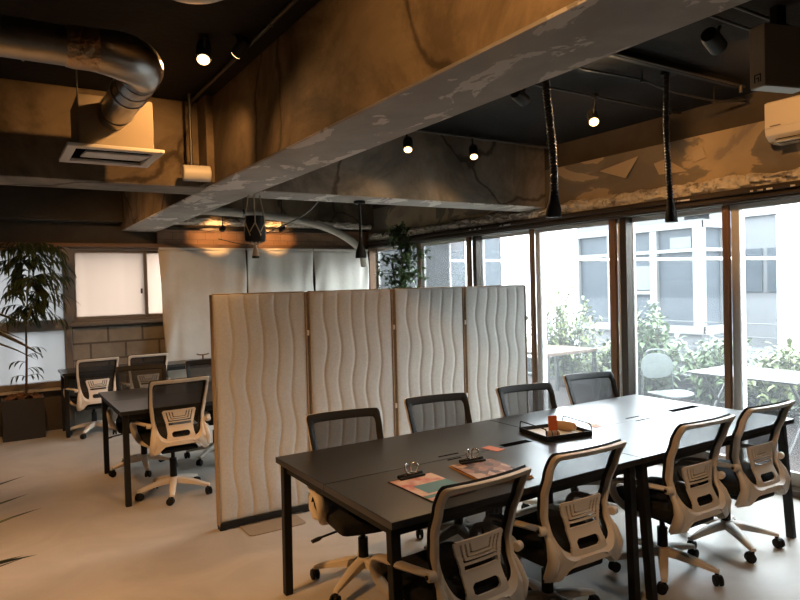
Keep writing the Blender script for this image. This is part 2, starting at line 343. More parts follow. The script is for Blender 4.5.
# thickening on the beam where the cross beam meets it
bm = BM(); bx(bm, (1.27, 4.40, 2.262), (1.32, 4.60, H)); struct('trim_6', bm, M['beam_side'], smooth=None)
# reddish ledge and dark rail over the curtains and the left windows
bm = BM(); bx(bm, (1.72, D - .05, 2.10), (W - .04, D, 2.31)); struct('trim_7', bm, M['red_brick'], smooth=None)
bm = BM(); bx(bm, (XL, D - .12, 2.055), (W - .06, D, 2.10)); struct('trim_8', bm, M['wood_dark'], smooth=None, bevel=.004)
def ragged(name, p0, p1, axis, z0, z1, thick, seed, out):
    """a broken lip of plaster: lumpy strip with a jagged lower edge"""
    rnd = random.Random(seed); bm = BM(); n = int((p1 - p0) / .022); rows = 7; V = []
    for i in range(n + 1):
        t = p0 + (p1 - p0) * i / n
        top = z1 + .05 * noise.noise((t * 2.3, seed, 0)) + .025 * noise.noise((t * 9, seed, 3)); low = z0 + .02 * noise.noise((t * 5, seed, 7)) + .014 * noise.noise((t * 19, seed, 5))
        col = []
        for j in range(rows + 1):
            s = j / rows; z = low + (max(top, low + .03) - low) * s
            o = thick * math.sin(PI * min(1, max(.0, s * .9 + .05))) * (.6 + .6 * noise.noise((t * 14, s * 5, seed)) + .5 * noise.noise((t * 31, s * 9, seed)))
            o = max(o, .002) + out if j not in (0, rows) else out - .004
            col.append(bm.verts.new((o, t, z) if axis == 'Y' else (t, o, z)))
        V.append(col)
    for i in range(n):
        for j in range(rows): bm.faces.new((V[i][j], V[i + 1][j], V[i + 1][j + 1], V[i][j + 1]))
    for v in bm.verts:                     # offsets were measured from the face into the room
        if axis == 'Y': v.co.x = W - .04 - v.co.x
        else: v.co.y = D - .22 - v.co.y
    return struct(name, bm, M['plaster_rag'], smooth=20)
ragged('trim_9', .4, 8.1, 'Y', 2.145, 2.27, .085, 3, 0)
ragged('trim_10', 1.74, 4.6, 'X', 2.33, 2.42, .04, 8, 0)
# peeled plaster patches standing off the lintel
def patch(name, pts, tilt=.03):
    bm = BM(); n = len(pts); a = []; b = []
    for i, (y, z) in enumerate(pts):
        off = .012 + tilt * (1 if i == n - 1 else .2)
        a.append(bm.verts.new((W - .04 - off, y, z))); b.append(bm.verts.new((W - .0415 - off + .006, y, z)))
    bm.faces.new(a); bm.faces.new(b[::-1])
    for i in range(n): bm.faces.new((a[i], a[(i + 1) % n], b[(i + 1) % n], b[i]))
    struct(name, bm, M['lintel2'], smooth=None)
M['lintel2'] = mat('buff plaster flake', (.42, .33, .22), .9)
patch('trim_11', [(3.92, 2.50), (3.50, 2.56), (3.62, 2.39)])
patch('trim_12', [(3.36, 2.47), (3.25, 2.49), (3.06, 2.36), (3.30, 2.37)], .02)
patch('trim_13', [(3.02, 2.50), (2.93, 2.53), (2.90, 2.44), (2.99, 2.42)], .01)
# window head: dark track with the slot, plus the sill
bm = BM(); bx(bm, (W - .10, 1.58, 2.06), (W + .06, D - .16, 2.16)); bx(bm, (W - .13, 1.58, 2.115), (W - .10, D - .16, 2.135)); bx(bm, (W - .12, 1.58, 2.075), (W - .10, D - .16, 2.09))
struct('trim_14', bm, M['bronze'], smooth=None, bevel=.003)
rnd = random.Random(4); bm = BM()
for y0, y1, nn in ((2.2, 3.3, 12), (5.0, 5.25, 4), (5.5, 5.8, 3)):
    for _ in range(nn):
        y = rnd.uniform(y0, y1); bx(bm, (W - .134, y, 2.118), (W - .128, y + rnd.choice((.015, .02, .03, .08)), 2.131))
struct('trim_15', bm, M['paper'], smooth=None)
bm = BM(); bx(bm, (W - .10, 1.58, 0), (W + .10, D - .16, .045)); struct('trim_16', bm, M['taupe'], smooth=None, bevel=.004)
# brown post in the far corner beside the curtain
bm = BM(); bx(bm, (W - .12, D - .20, 0), (W - .03, D - .12, 2.06)); struct('trim_17', bm, M['wood_frame'], smooth=None, bevel=.004)
# ------------------------------------------------------------------ windows
def sliding_window(name, y0, y1, m):
    """y0, y1: centres of the dark posts either side; m: the meeting stile"""
    root = thing(name, None, None); root['kind'] = 'structure'
    bm = BM(); bx(bm, (W - .05, y0 - .037, .045), (W + .075, y0 + .030, 2.06)); obj('post', bm, M['bronze'], root, None, .003)
    bm = BM(); bx(bm, (W - .035, y0 + .092, .047), (W - .002, y0 + .160, 2.06)); bx(bm, (W - .035, m + .035, .047), (W - .002, m + .085, 2.06)); obj('stile', bm, M['wood_frame'], root, None, .003)
    for k, (a, b, x) in enumerate(((y0 + .030, m + .035, W + .0), (m - .030, y1 + .022, W + .037))):
        bm = BM(); w = .062
        bx(bm, (x, a, .047), (x + .035, a + w, 2.058)); bx(bm, (x, b - w, .047), (x + .035, b, 2.058))
        bx(bm, (x, a + w, .047), (x + .035, b - w, .14)); bx(bm, (x, a + w, 2.02), (x + .035, b - w, 2.058))
        s = obj('sash', bm, M['alu'], root, None, .003)
        bm = BM(); bx(bm, (x + .015, a + w, .14), (x + .021, b - w, 2.02)); obj('pane', bm, M['glass'], s, None)
    return root
sliding_window('window_1', 5.73, 8.06, 6.83); sliding_window('window_2', 3.69, 5.73, 4.77); sliding_window('window_3', 1.62, 3.69, 2.71)
# back windows
r = thing('window_5', None, None); r['kind'] = 'structure'
bm = BM(); x0, x1, z0, z1 = .755, 2.62, 1.19, 2.06
bx(bm, (x0, D - .05, z0), (x0 + .035, D + .08, z1)); bx(bm, (x1 - .035, D - .05, z0), (x1, D + .08, z1)); bx(bm, (x0, D - .05, z1 - .035), (x1, D + .08, z1)); bx(bm, (x0, D - .05, z0), (x1, D + .08, z0 + .03)); bx(bm, (x0 - .03, D - .10, z0 - .03), (x1, D - .0, z0 + .006))
obj('frame', bm, M['taupe'], r, None, .004)
for a, b, y in ((x0 + .030, 1.60, D + .0), (1.545, x1 - .035, D + .035)):
    bm = BM(); w = .035
    bx(bm, (a, y, z0 + .03), (a + w, y + .03, z1 - .035)); bx(bm, (b - w, y, z0 + .03), (b, y + .03, z1 - .035)); bx(bm, (a + w, y, z0 + .03), (b - w, y + .03, z0 + .07)); bx(bm, (a + w, y, z1 - .065), (b - w, y + .03, z1 - .035))
    s = obj('sash', bm, M['taupe'], r, None, .003)
    bm = BM(); bx(bm, (a + w, y + .012, z0 + .07), (b - w, y + .018, z1 - .065)); obj('pane', bm, M['frost_warm'], s, None)
bm = BM(); box(bm, (1.527, D - .012, 1.54), (.02, .02, .06)); obj('latch', bm, M['black_plastic'], r, None, .003)
r = thing('window_6', None, None); r['kind'] = 'structure'
x0, x1, z0, z1 = -1.62, .715, .49, 2.05
bm = BM(); bx(bm, (x0, D - .05, z0), (x0 + .04, D + .08, z1)); bx(bm, (x1 - .03, D - .05, z0), (x1, D + .08, z1)); bx(bm, (x0, D - .05, z1 - .04), (x1, D + .08, z1)); bx(bm, (x0, D - .05, z0), (x1, D + .08, z0 + .06)); bx(bm, (x0, D - .07, 1.12), (x1, D + .08, 1.24)); bx(bm, (-.52, D - .03, z0), (-.47, D + .07, z1))
obj('frame', bm, M['taupe'], r, None, .004)
for a, b in ((x0 + .04, -.52), (-.47, x1 - .03)):
    for c, d in ((z0 + .06, 1.12), (1.24, z1 - .04)):
        bm = BM(); bx(bm, (a, D + .02, c), (b, D + .026, d)); obj('pane', bm, M['frost_cool'], r, None)
bm = BM(); bx(bm, (XL, D - .09, .455), (.70, D, .485)); struct('trim_19', bm, M['white_ledge'], smooth=None, bevel=.004)
bm = BM(); bx(bm, (.69, D - .07, 0), (.757, D, 2.055)); struct('trim_20', bm, M['taupe'], smooth=None, bevel=.004)

# ------------------------------------------------------------------ curtains
def curtain(name, x0, x1, z0, z1, label, seed, gather=1.0):
    t = thing(name, label, 'curtain', ((x0 + x1) / 2, D - .20, 0), 0, 'fabric curtain panels on the back wall')
    bm = BM(); nx, nz = 60, 40; V = []; hw = (x1 - x0) / 2
    for i in range(nx + 1):
        u = i / nx; c = []
        for j in range(nz + 1):
            s = j / nz; z = z1 + (z0 - z1) * s
            x = -hw + 2 * hw * u + (.06 * s * (1 - u) * gather)
            edge = max(0, 1 - u * 5) * 1.0 + max(0, 1 - (1 - u) * 6) * .7
            y = .018 * noise.noise((u * 5 + seed, s * 1.2, seed)) + edge * .02 * math.sin((u * 9 + s * 7) * 2.2 + seed) + .01 * math.sin(u * 30 * gather + seed + 2 * s) * edge
            c.append(bm.verts.new((x, y, z)))
        V.append(c)
    for i in range(nx):
        for j in range(nz): bm.faces.new((V[i][j], V[i + 1][j], V[i + 1][j + 1], V[i][j + 1]))
    o = obj('fabric', bm, M['curtain'], t, 180); sd = o.modifiers.new('thick', 'SOLIDIFY'); sd.thickness = .003
    bm = BM(); bx(bm, (-hw, -.012, z1 - .005), (hw, .015, z1 + .02)); obj('top_hem', bm, M['curtain'], t, None, .005)
    return t
curtain('curtain', 1.70, 2.76, .06, 2.03, 'off white curtain panel hanging beside the frosted window, warm lit and widest in view', 1.3)
curtain('curtain', 2.775, 3.70, .06, 2.03, 'off white curtain panel in the middle, hanging behind the dark hanging planter', 4.1, .5)
curtain('curtain', 3.715, 4.56, .06, 2.03, 'off white curtain panel nearest the glazed wall, beside the brown corner post', 7.7, .5)

# ------------------------------------------------------------------ task chair
Z0 = .335
def back_y(z):
    K = [(.28, -.200), (.33, -.238), (.38, -.254), (.43, -.244), (.50, -.207), (.56, -.194), (.65, -.212), (.75, -.252), (.86, -.306)]
    for (a, ya), (b, yb) in zip(K, K[1:]):
        if z <= b:
            t = max(0, (z - a) / (b - a)); t = t * t * (3 - 2 * t) * .5 + t * .5; return ya + (yb - ya) * t
    return K[-1][1]
def curve_bow(x): return .028 * (x / .22) ** 2      # the back wraps slightly forward at its sides
OUT = [(0, .842), (.10, .842), (.186, .841), (.203, .836), (.210, .820), (.209, .79), (.207, .73), (.202, .65), (.193, .57), (.189, .51), (.195, .45), (.208, .395), (.213, .350), (.208, .310), (.194, .298), (.174, .300), (.158, .326), (.140, .354), (.09, .362), (0, .362)]
INN = [(0, .814), (.09, .814), (.168, .813), (.184, .806), (.188, .785), (.187, .76), (.184, .72), (.178, .65), (.169, .59), (.163, .54), (.155, .495), (.146, .458), (.132, .435), (.113, .421), (.092, .413), (.072, .408), (.05, .406), (.03, .405), (0, .405)]
def loops(outer, inner, n=5):
    a = spline([(x, 0, z) for x, z in outer], n); b = spline([(x, 0, z) for x, z in inner], n); return a, b
def ring(bm, outer, inner, yoff, thick, n=5):
    a, b = loops(outer, inner, n); N = len(a)
    full = [(Vector((p.x, 0, p.z)), Vector((q.x, 0, q.z))) for p, q in zip(a, b)]
    full += [(Vector((-p.x, 0, p.z)), Vector((-q.x, 0, q.z))) for p, q in zip(a[-2:0:-1], b[-2:0:-1])]
    rows = []
    for p, q in full:
        mid = p.lerp(q, .5)
        def P(v, o): return bm.verts.new((v.x, back_y(v.z) + curve_bow(v.x) + yoff + o, v.z))
        i1 = p.lerp(q, .16); i2 = p.lerp(q, .84); thk = thick * (1 + (1.3 if thick > .02 else 0) * max(0, min(1, (.47 - mid.z) / .12)))
        rows.append([P(p, 0), P(i1, -thk * .5), P(i2, -thk * .5), P(q, 0), P(i2, thick * .5), P(i1, thick * .5)])
    n2 = len(rows)
    for i in range(n2):
        r0, r1 = rows[i], rows[(i + 1) % n2]
        for k in range(6): bm.faces.new((r0[k], r0[(k + 1) % 6], r1[(k + 1) % 6], r1[k]))
    return bm
def plate_grid(bm, inside, x0, x1, z0, z1, cell, yf, thick):
    nx, nz = int(round((x1 - x0) / cell)), int(round((z1 - z0) / cell)); vs = {}
    def v(i, j, s):
        if (i, j, s) not in vs:
            x, z = x0 + i * cell, z0 + j * cell; vs[i, j, s] = bm.verts.new((x, yf(x, z) + s * thick, z))
        return vs[i, j, s]
    on = {(i, j) for i in range(nx) for j in range(nz) if inside(x0 + (i + .5) * cell, z0 + (j + .5) * cell)}
    for i, j in on:
        bm.faces.new((v(i, j, 0), v(i + 1, j, 0), v(i + 1, j + 1, 0), v(i, j + 1, 0))); bm.faces.new((v(i, j, 1), v(i, j + 1, 1), v(i + 1, j + 1, 1), v(i + 1, j, 1)))
        for (di, dj, a, b) in ((-1, 0, (i, j), (i, j + 1)), (1, 0, (i + 1, j), (i + 1, j + 1)), (0, -1, (i, j), (i + 1, j)), (0, 1, (i, j + 1), (i + 1, j + 1))):
            if (i + di, j + dj) not in on: bm.faces.new((v(*a, 0), v(*b, 0), v(*b, 1), v(*a, 1)))
def lumbar_inside(x, z):
    ax = abs(x)
    hw = .120 - .26 * max(0, .606 - z) if z > .515 else (.0963 - .10 * min(.03, .515 - z) + .22 * max(0, .450 - z))
    if ax > hw or z > .612 or z < .403: return False
    if z > .606 and ax > hw - .008: return False
    if .505 < z < .523 and ax < .080: return False          # dark gap under the plate
    if z < .47 and ((ax / .064) ** 4 + ((z - .442) / .022) ** 4) < 1: return False   # rounded hole in the carrier
    if z >= .524:
        for k, (w, zb) in enumerate(((.092, .536), (.072, .549), (.052, .562))):   # three nested U slots
            t = .0045; side = w - .24 * (.60 - z)
            if z > zb - t and z < .599 and abs(ax - side) < t: return False
            if abs(z - zb) < t and ax < side: return False
    return True
def make_chair(label):
    t = thing('office_chair', label, 'chair')
    # seat
    bm = BM(); nx, ny = 14, 14; V = []
    def sx(u, v):
        x = -.215 + .43 * u; y = -.20 + .43 * v
        k = 1 - .10 * (2 * v - 1) ** 4 * (1 if v > .5 else .6); x *= k
        edge = max(abs(2 * u - 1), abs(2 * v - 1)) ** 6
        z = .425 - .018 * edge - .03 * max(0, v - .75) ** 2 * 8 + .012 * (2 * u - 1) ** 2
        return x, y, z, edge
    top = [[None] * (ny + 1) for _ in range(nx + 1)]; bot = [[None] * (ny + 1) for _ in range(nx + 1)]
    for i in range(nx + 1):
        for j in range(ny + 1):
            x, y, z, e = sx(i / nx, j / ny); top[i][j] = bm.verts.new((x, y, z)); bot[i][j] = bm.verts.new((x * (.97), y, z - .055 - .035 * (1 - e)))
    for i in range(nx):
        for j in range(ny):
            bm.faces.new((top[i][j], top[i + 1][j], top[i + 1][j + 1], top[i][j + 1])); bm.faces.new((bot[i][j], bot[i][j + 1], bot[i + 1][j + 1], bot[i + 1][j]))
    for i in range(nx):
        for j in (0, ny): bm.faces.new((top[i][j], top[i + 1][j], bot[i + 1][j], bot[i][j]))
    for j in range(ny):
        for i in (0, nx): bm.faces.new((top[i][j], top[i][j + 1], bot[i][j + 1], bot[i][j]))
    obj('seat', bm, M['black_fabric'], t, 60, .012, 3)
    bm = ring(BM(), OUT, INN, 0, .026)
    for s in (-1, 1):
        tube(bm, [(s * x, back_y(z) + curve_bow(x) + o, z) for x, z, o in ((.181, .50, 0), (.186, .45, -.004), (.189, .40, -.006), (.190, .35, .0), (.187, .322, .012), (.182, .305, .026))], [.008, .018, .025, .027, .021, .006], 12)
    obj('back_frame', bm, M['plastic'], t, 50)
    o2 = [(x * 1.006, z + .003 if z > .7 else z) for x, z in OUT[:12]] + [(.20, .39), (.185, .385), (.15, .385), (.10, .385), (.05, .385), (.02, .385), (0, .385)]
    i2 = [(x * .93, z - .012) if z > .7 else (x * .95, z) for x, z in INN]
    bm = ring(BM(), o2, i2, .023, .016); rim = obj('mesh_rim', bm, M['black_plastic'], t, 50); rim['label'] = 'black front rim of the back'
    # mesh: strips between the two sides of the inner outline
    bm = BM(); prof = spline([(x * 1.01, 0, z) for x, z in INN], 3); zs = [.405 + (.814 - .405) * k / 26 for k in range(27)]; rows = []
    P = [(p.x, p.z) for p in prof]
    def half(z):
        best = .02
        for (xa, za), (xb, zb) in zip(P, P[1:]):
            if (za - z) * (zb - z) <= 0 and abs(za - zb) > 1e-6: best = max(best, xa + (xb - xa) * (z - za) / (zb - za))
        return best
    for z in zs:
        h = half(z) if .408 < z < .8135 else (.06 if z < .5 else .17)
        rows.append([bm.verts.new((h * (k / 8 - 1), back_y(z) + curve_bow(h * (k / 8 - 1)) + .024, z)) for k in range(17)])
    for a, b in zip(rows, rows[1:]):
        for k in range(16): bm.faces.new((a[k], a[k + 1], b[k + 1], b[k]))
    me = obj('back_mesh', bm, M['mesh'], t, 180); me['label'] = 'see-through black mesh'
    bm = BM(); plate_grid(bm, lumbar_inside, -.128, .128, .402, .614, .0032, lambda x, z: back_y(z) - .012 + curve_bow(x) - .012 * max(0, 1 - abs(z - .55) / .09), .010)
    obj('lumbar_support', bm, M['plastic'], t, None)
    for s in (-1, 1):
        bm = BM()
        pts = spline([(s * .196, -.195, .515), (s * .224, -.14, .520), (s * .246, -.06, .520), (s * .254, .03, .516), (s * .254, .085, .498), (s * .250, .105, .455), (s * .240, .085, .405), (s * .215, .035, .362), (s * .17, -.02, .338)], 5)
        n = len(pts); r = [.020 + .004 * math.sin(PI * k / (n - 1)) for k in range(n)]
        tube(bm, pts, r, 10, flat=(1, .55))
        a = obj('armrest', bm, M['plastic'], t, 60)
        bm = BM(); cyl(bm, (s * .196, -.200, .515), (s * .226, -.192, .515), .019, .018, 16); obj('pivot', bm, M['plastic'], a, 40, .003)
        bm = BM(); cyl(bm, (s * .225, -.192, .515), (s * .2315, -.190, .515), .008, seg=10); obj('bolt', bm, M['black_plastic'], a)
    bm = BM(); box(bm, (0, -.01, .315), (.15, .24, .05)); box(bm, (0, -.15, .325), (.26, .12, .03), (R(8), 0, 0)); obj('tilt_mechanism', bm, M['black_plastic'], t, None, .01)
    bm = BM(); tube(bm, [(.05, .03, .312), (.16, .04, .306), (.235, .045, .295)], .006, 8); tube(bm, [(.228, .045, .297), (.25, .047, .291), (.285, .05, .283)], [.008, .017, .015], 8, flat=(1, .5)); obj('lever', bm, M['black_plastic'], t, 50)
    bm = BM(); cyl(bm, (0, 0, .115), (0, 0, .235), .026, seg=18); cyl(bm, (0, 0, .235), (0, 0, .30), .014, seg=14); obj('gas_lift', bm, M['black_plastic'], t, 40)
    bm = BM(); lathe(bm, [(.030, .085), (.042, .095), (.042, .125), (.034, .138)], seg=20)
    for k in range(5):
        an = 2 * PI * k / 5 + PI / 2; c, s_ = math.cos(an), math.sin(an); A = []
        for (rr, w, zb, zt) in ((.02, .026, .092, .135), (.09, .024, .088, .128), (.17, .021, .078, .108), (.235, .017, .066, .088), (.268, .014, .062, .078)):
            A.append([bm.verts.new((rr * c - a * w * s_, rr * s_ + a * w * c, z)) for a, z in ((-1, zb), (-1.0, zt - .006), (-.6, zt), (.6, zt), (1.0, zt - .006), (1, zb))])
        for p, q in zip(A, A[1:]):
            for i in range(6): bm.faces.new((p[i], p[(i + 1) % 6], q[(i + 1) % 6], q[i]))
        bm.faces.new(A[0][::-1]); bm.faces.new(A[-1])
    base = obj('star_base', bm, M['plastic'], t, 45)
    for k in range(5):
        an = 2 * PI * k / 5 + PI / 2; c, s_ = math.cos(an), math.sin(an); bm = BM()
        tw = an + 1.1 + k * .9; ax = Vector((math.cos(tw), math.sin(tw), 0)); p = Vector((.258 * c, .258 * s_, .027)) + Vector((-ax.y, ax.x, 0)) * .012
        for sd in (-1, 1):
            tube(bm, [p + ax * sd * .005, p + ax * sd * .008, p + ax * sd * .018, p + ax * sd * .021], [.020, .027, .027, .020], 16)
        cyl(bm, (.258 * c, .258 * s_, .03), (.258 * c, .258 * s_, .066), .010, seg=10); box(bm, p + Vector((0, 0, .012)), (.016, .03, .03))
        obj('caster', bm, M['black_plastic'], base, 50)
    return t
def index_kids():
    KIDS.clear()
    for o in bpy.data.objects:
        if o.parent: KIDS.setdefault(o.parent.name, []).append(o)
def raise_chair(t, dz):
    for ch in kids(t):
        if ch.name.startswith('star_base'): continue
        if ch.name.startswith('gas_lift'):
            ch.scale.z = (.30 + dz - .10) / (.30 - .10); ch.location.z = .10 * (1 - ch.scale.z); continue
        ch.location.z = dz
chairs = [  # x, y, facing (deg, 0 = +Y), base spin, lift, label
    (1.45, 2.02, 3, 12, 0, 'beige-backed office chair nearest the camera, in front of the clipboards', 'chairs along the near side of the long table'),
    (2.06, 2.075, -1, 50, 0, 'beige-backed office chair second from left on the near side, in front of the tray', 'chairs along the near side of the long table'),
    (2.90, 2.085, -1, -16, 0, 'beige-backed office chair third along the near side, just right of the paired table legs', 'chairs along the near side of the long table'),
    (3.50, 2.10, -2, 8, 0, 'beige-backed office chair at the right end of the near side, closest to the window', 'chairs along the near side of the long table'),
    (1.57, 2.89, 172, 20, 0, 'mesh office chair on the far side of the long table, at its left end', 'chairs along the far side of the long table'),
    (2.24, 2.96, 171, 0, 0, 'mesh office chair behind the long table, in front of the third quilted panel', 'chairs along the far side of the long table'),
    (2.91, 2.90, 170, 40, 0, 'mesh office chair behind the long table, in front of the last quilted panel', 'chairs along the far side of the long table'),
    (3.62, 2.99, 168, 10, 0, 'mesh office chair behind the long table, in front of the glazing', 'chairs along the far side of the long table'),
    (1.11, 4.99, 2, 18, .06, 'beige-backed office chair raised high at the near side of the back-room table', 'chairs around the back-room table'),
    (1.06, 5.83, 170, 4, .03, 'dark mesh office chair facing the camera at the left end of the back-room table', 'chairs around the back-room table'),
    (1.68, 5.84, 174, 30, .03, 'dark mesh office chair behind the back-room table with a brown hanger on top', 'chairs around the back-room table'),
    (.90, 7.69, 6, 0, 0, 'beige-backed office chair at the wall desk beside the potted plant', 'chairs at the desk under the frosted window'),
    (1.44, 7.73, 0, 26, 0, 'beige-backed office chair at the wall desk beside the off white curtain', 'chairs at the desk under the frosted window'),
]
c0 = make_chair('x'); index_kids()
allc = [c0] + [copy_tree(c0) for _ in chairs[1:]]
for t, (x, y, fa, sp, dz, lb, gp) in zip(allc, chairs):
    t.location = (x, y, 0); t.rotation_euler.z = R(fa); tag(t, lb, 'chair', gp)
    for ch in kids(t):
        if ch.name.startswith('star_base'): ch.rotation_euler.z = R(sp)
    if dz: raise_chair(t, dz)

# ------------------------------------------------------------------ tables
T = .687
def bench_table(name, x0, x1, y0, y1, label, group, splay=.05, slots=(), top=T, lx=.04, mid=True, skip=()):
    cx, cy = (x0 + x1) / 2, (y0 + y1) / 2
    t = thing(name, label, 'table', (cx, cy, 0), 0, group); hx, hy = (x1 - x0) / 2, (y1 - y0) / 2
    if mid:
        for a, b in ((-hy, -.002), (.002, hy)):
            bm = BM(); bx(bm, (-hx + .001, a, top - .028), (hx - .001, b, top)); obj('tabletop', bm, M['table'], t, None, .002)
    else:
        bm = BM(); bx(bm, (-hx, -hy, top - .028), (hx, hy, top)); obj('tabletop', bm, M['table'], t, None, .002)
    bm = BM()
    for y in (-hy + .06, hy - .06): box(bm, (0, y, top - .05), (2 * hx - .10, .03, .044))
    for x in (-hx + .045, hx - .045): box(bm, (x, 0, top - .05), (.03, 2 * hy - .1, .044))
    obj('under_frame', bm, M['black_metal'], t, None, .003)
    for sx in (-1, 1):
        for sy in (-1, 1):
            if (sx, sy) in skip: continue
            bm = BM(); a = Vector((sx * (hx - lx), sy * (hy - .05), top - .03)); b = Vector((sx * (hx - lx), sy * (hy - .05 + splay), .0)); q = .02
            va = [bm.verts.new(a + Vector((i * q, j * q, 0))) for i, j in ((-1, -1), (1, -1), (1, 1), (-1, 1))]; vb = [bm.verts.new(b + Vector((i * q, j * q, 0))) for i, j in ((-1, -1), (1, -1), (1, 1), (-1, 1))]
            for k in range(4): bm.faces.new((va[k], va[(k + 1) % 4], vb[(k + 1) % 4], vb[k]))
            bm.faces.new(va); bm.faces.new(vb[::-1]); obj('leg', bm, M['black_metal'], t, None, .003)
    for (sx0, sx1, sy0, sy1) in slots:
        bm = BM(); bx(bm, (sx0 - cx, sy0 - cy, top - .002), (sx1 - cx, sy1 - cy, top + .0012)); s = obj('cable_slot', bm, M['slot'], t, None); s['label'] = 'black cable slot'
    return t
bench_table('desk_table', 1.165, 2.5455, 1.930, 3.035, 'black meeting table half with the clipboards on it, nearer the camera', 'two black tables pushed end to end', .02, [(2.185, 2.37, 2.475, 2.525), (1.805, 1.925, 2.527, 2.538), (1.805, 1.885, 2.454, 2.465)], lx=.035)
bench_table('desk_table', 2.5475, 3.926, 1.930, 3.035, 'black meeting table half beside the window, glossy with daylight', 'two black tables pushed end to end', .05, [(3.58, 3.85, 2.475, 2.525), (3.195, 3.32, 2.527, 2.538), (3.185, 3.32, 2.449, 2.460)], lx=.05)
bench_table('desk_table', .735, 3.05, 4.86, 5.97, 'black table in the back room behind the quilted screens', None, 0, lx=.04)
bench_table('wall_desk', .60, 3.00, 7.62, 8.12, 'narrow black desk against the block wall under the frosted window', None, 0, mid=False)

# ------------------------------------------------------------------ folding screen of quilted panels
def panel_bm(seed, w=.635, h=1.455):
    bm = BM(); nx, nz = 110, 90; th = .028; seams = [(-.5 + (k + 1) / 6) * w for k in range(5)]
    def sx(k, z): return seams[k] + .013 * math.sin(z * 2 * PI / .52 + seed * .9 + k * .35) + .003 * math.sin(z * 2 * PI / .33 + k)
    for side in (-1, 1):
        V = []
        for i in range(nx + 1):
            u = i / nx; x = (u - .5) * w; col = []
            for j in range(nz + 1):
                z = h * j / nz; ds = [abs(x - sx(k, z)) for k in range(5)]; d = min(ds)
                e = min(x + w / 2, w / 2 - x); ez = min(z, h - z)
                puff = .010 * (1 - math.exp(-d / .010)) * (1 - math.exp(-e / .012)) * (1 - math.exp(-ez / .014)) + .003 * noise.noise((x * 9 + seed * 5, z * 7, side)) * min(1, e / .03)
                col.append(bm.verts.new((x, side * (th * .62 + puff), z)))
            V.append(col)
        for i in range(nx):
            for j in range(nz):
                q = (V[i][j], V[i + 1][j], V[i + 1][j + 1], V[i][j + 1]); bm.faces.new(q if side < 0 else q[::-1])
        if side < 0: A = V
        else:
            for i in range(nx):
                for j in (0, nz): bm.faces.new((A[i][j], A[i + 1][j], V[i + 1][j], V[i][j]))
            for j in range(nz):
                for i in (0, nx): bm.faces.new((A[i][j], A[i][j + 1], V[i][j + 1], V[i][j]))
    return bm
panels = [(1.165, 1.805, 0, 'quilted fabric screen panel at the left end, with the brown taped edge', True), (1.828, 2.49, -1.2, 'quilted fabric screen panel second from the left, behind the leftmost far chair', False),
          (2.512, 3.162, .8, 'quilted fabric screen panel third from the left, in front of the leafy tree', False), (3.178, 3.825, -.5, 'quilted fabric screen panel at the right end, beside the glazing', True)]
for k, (x0, x1, rz, lb, foot) in enumerate(panels):
    t = thing('screen_panel', lb, 'screen', ((x0 + x1) / 2, 4.06, 0), R(rz), 'row of quilted screen panels'); w = x1 - x0
    o = obj('quilted_pad', panel_bm(k, w - .016), M['panel'], t, 180); o.location.z = .045
    bm = BM()
    for s in (-1, 1): bx(bm, (s * (w / 2 - .010), -.030, .03), (s * (w / 2), .034, 1.497))
    bx(bm, (-w / 2 + .01, -.02, 1.494), (w / 2 - .01, .024, 1.503))
    o = obj('edge_tape', bm, M['panel_edge'], t, None, .004); o['label'] = 'brown edge tape'
    bm = BM(); bx(bm, (-w / 2 + .004, -.036, .012), (w / 2 - .004, .036, .045)); bx(bm, (-w / 2 + .004, -.03, 0), (-w / 2 + .05, .03, .013)); bx(bm, (w / 2 - .05, -.03, 0), (w / 2 - .004, .03, .013))
    o = obj('base_strip', bm, M['black_metal'], t, None, .003); o['label'] = 'black base strip'
    bm = BM()
    for z in (1.20, .62, .10): bx(bm, (w / 2 - .004, -.040, z), (w / 2 + .010, -.012, z + .035))
    obj('hinge_clip', bm, M['plastic'], t, None, .003)
    if foot:
        bm = BM(); pts = []
        for (cx_, cy_) in ((-.16, -.20), (.16, -.20), (.16, .20), (-.16, .20)):
            a0 = {(-1, -1): PI, (1, -1): 1.5 * PI, (1, 1): 0, (-1, 1): .5 * PI}[(int(math.copysign(1, cx_)), int(math.copysign(1, cy_)))]
            pts += [(cx_ + .03 * math.cos(a0 + q * PI / 8), cy_ + .03 * math.sin(a0 + q * PI / 8)) for q in range(5)]
        a = [bm.verts.new((x, y, .0)) for x, y in pts]; b = [bm.verts.new((x, y, .006)) for x, y in pts]; bm.faces.new(a[::-1]); bm.faces.new(b)
        for q in range(len(pts)): bm.faces.new((a[q], a[(q + 1) % len(pts)], b[(q + 1) % len(pts)], b[q]))
        o = obj('foot_plate', bm, M['foot'], t, None, .001); o['label'] = 'flat beige foot plate'
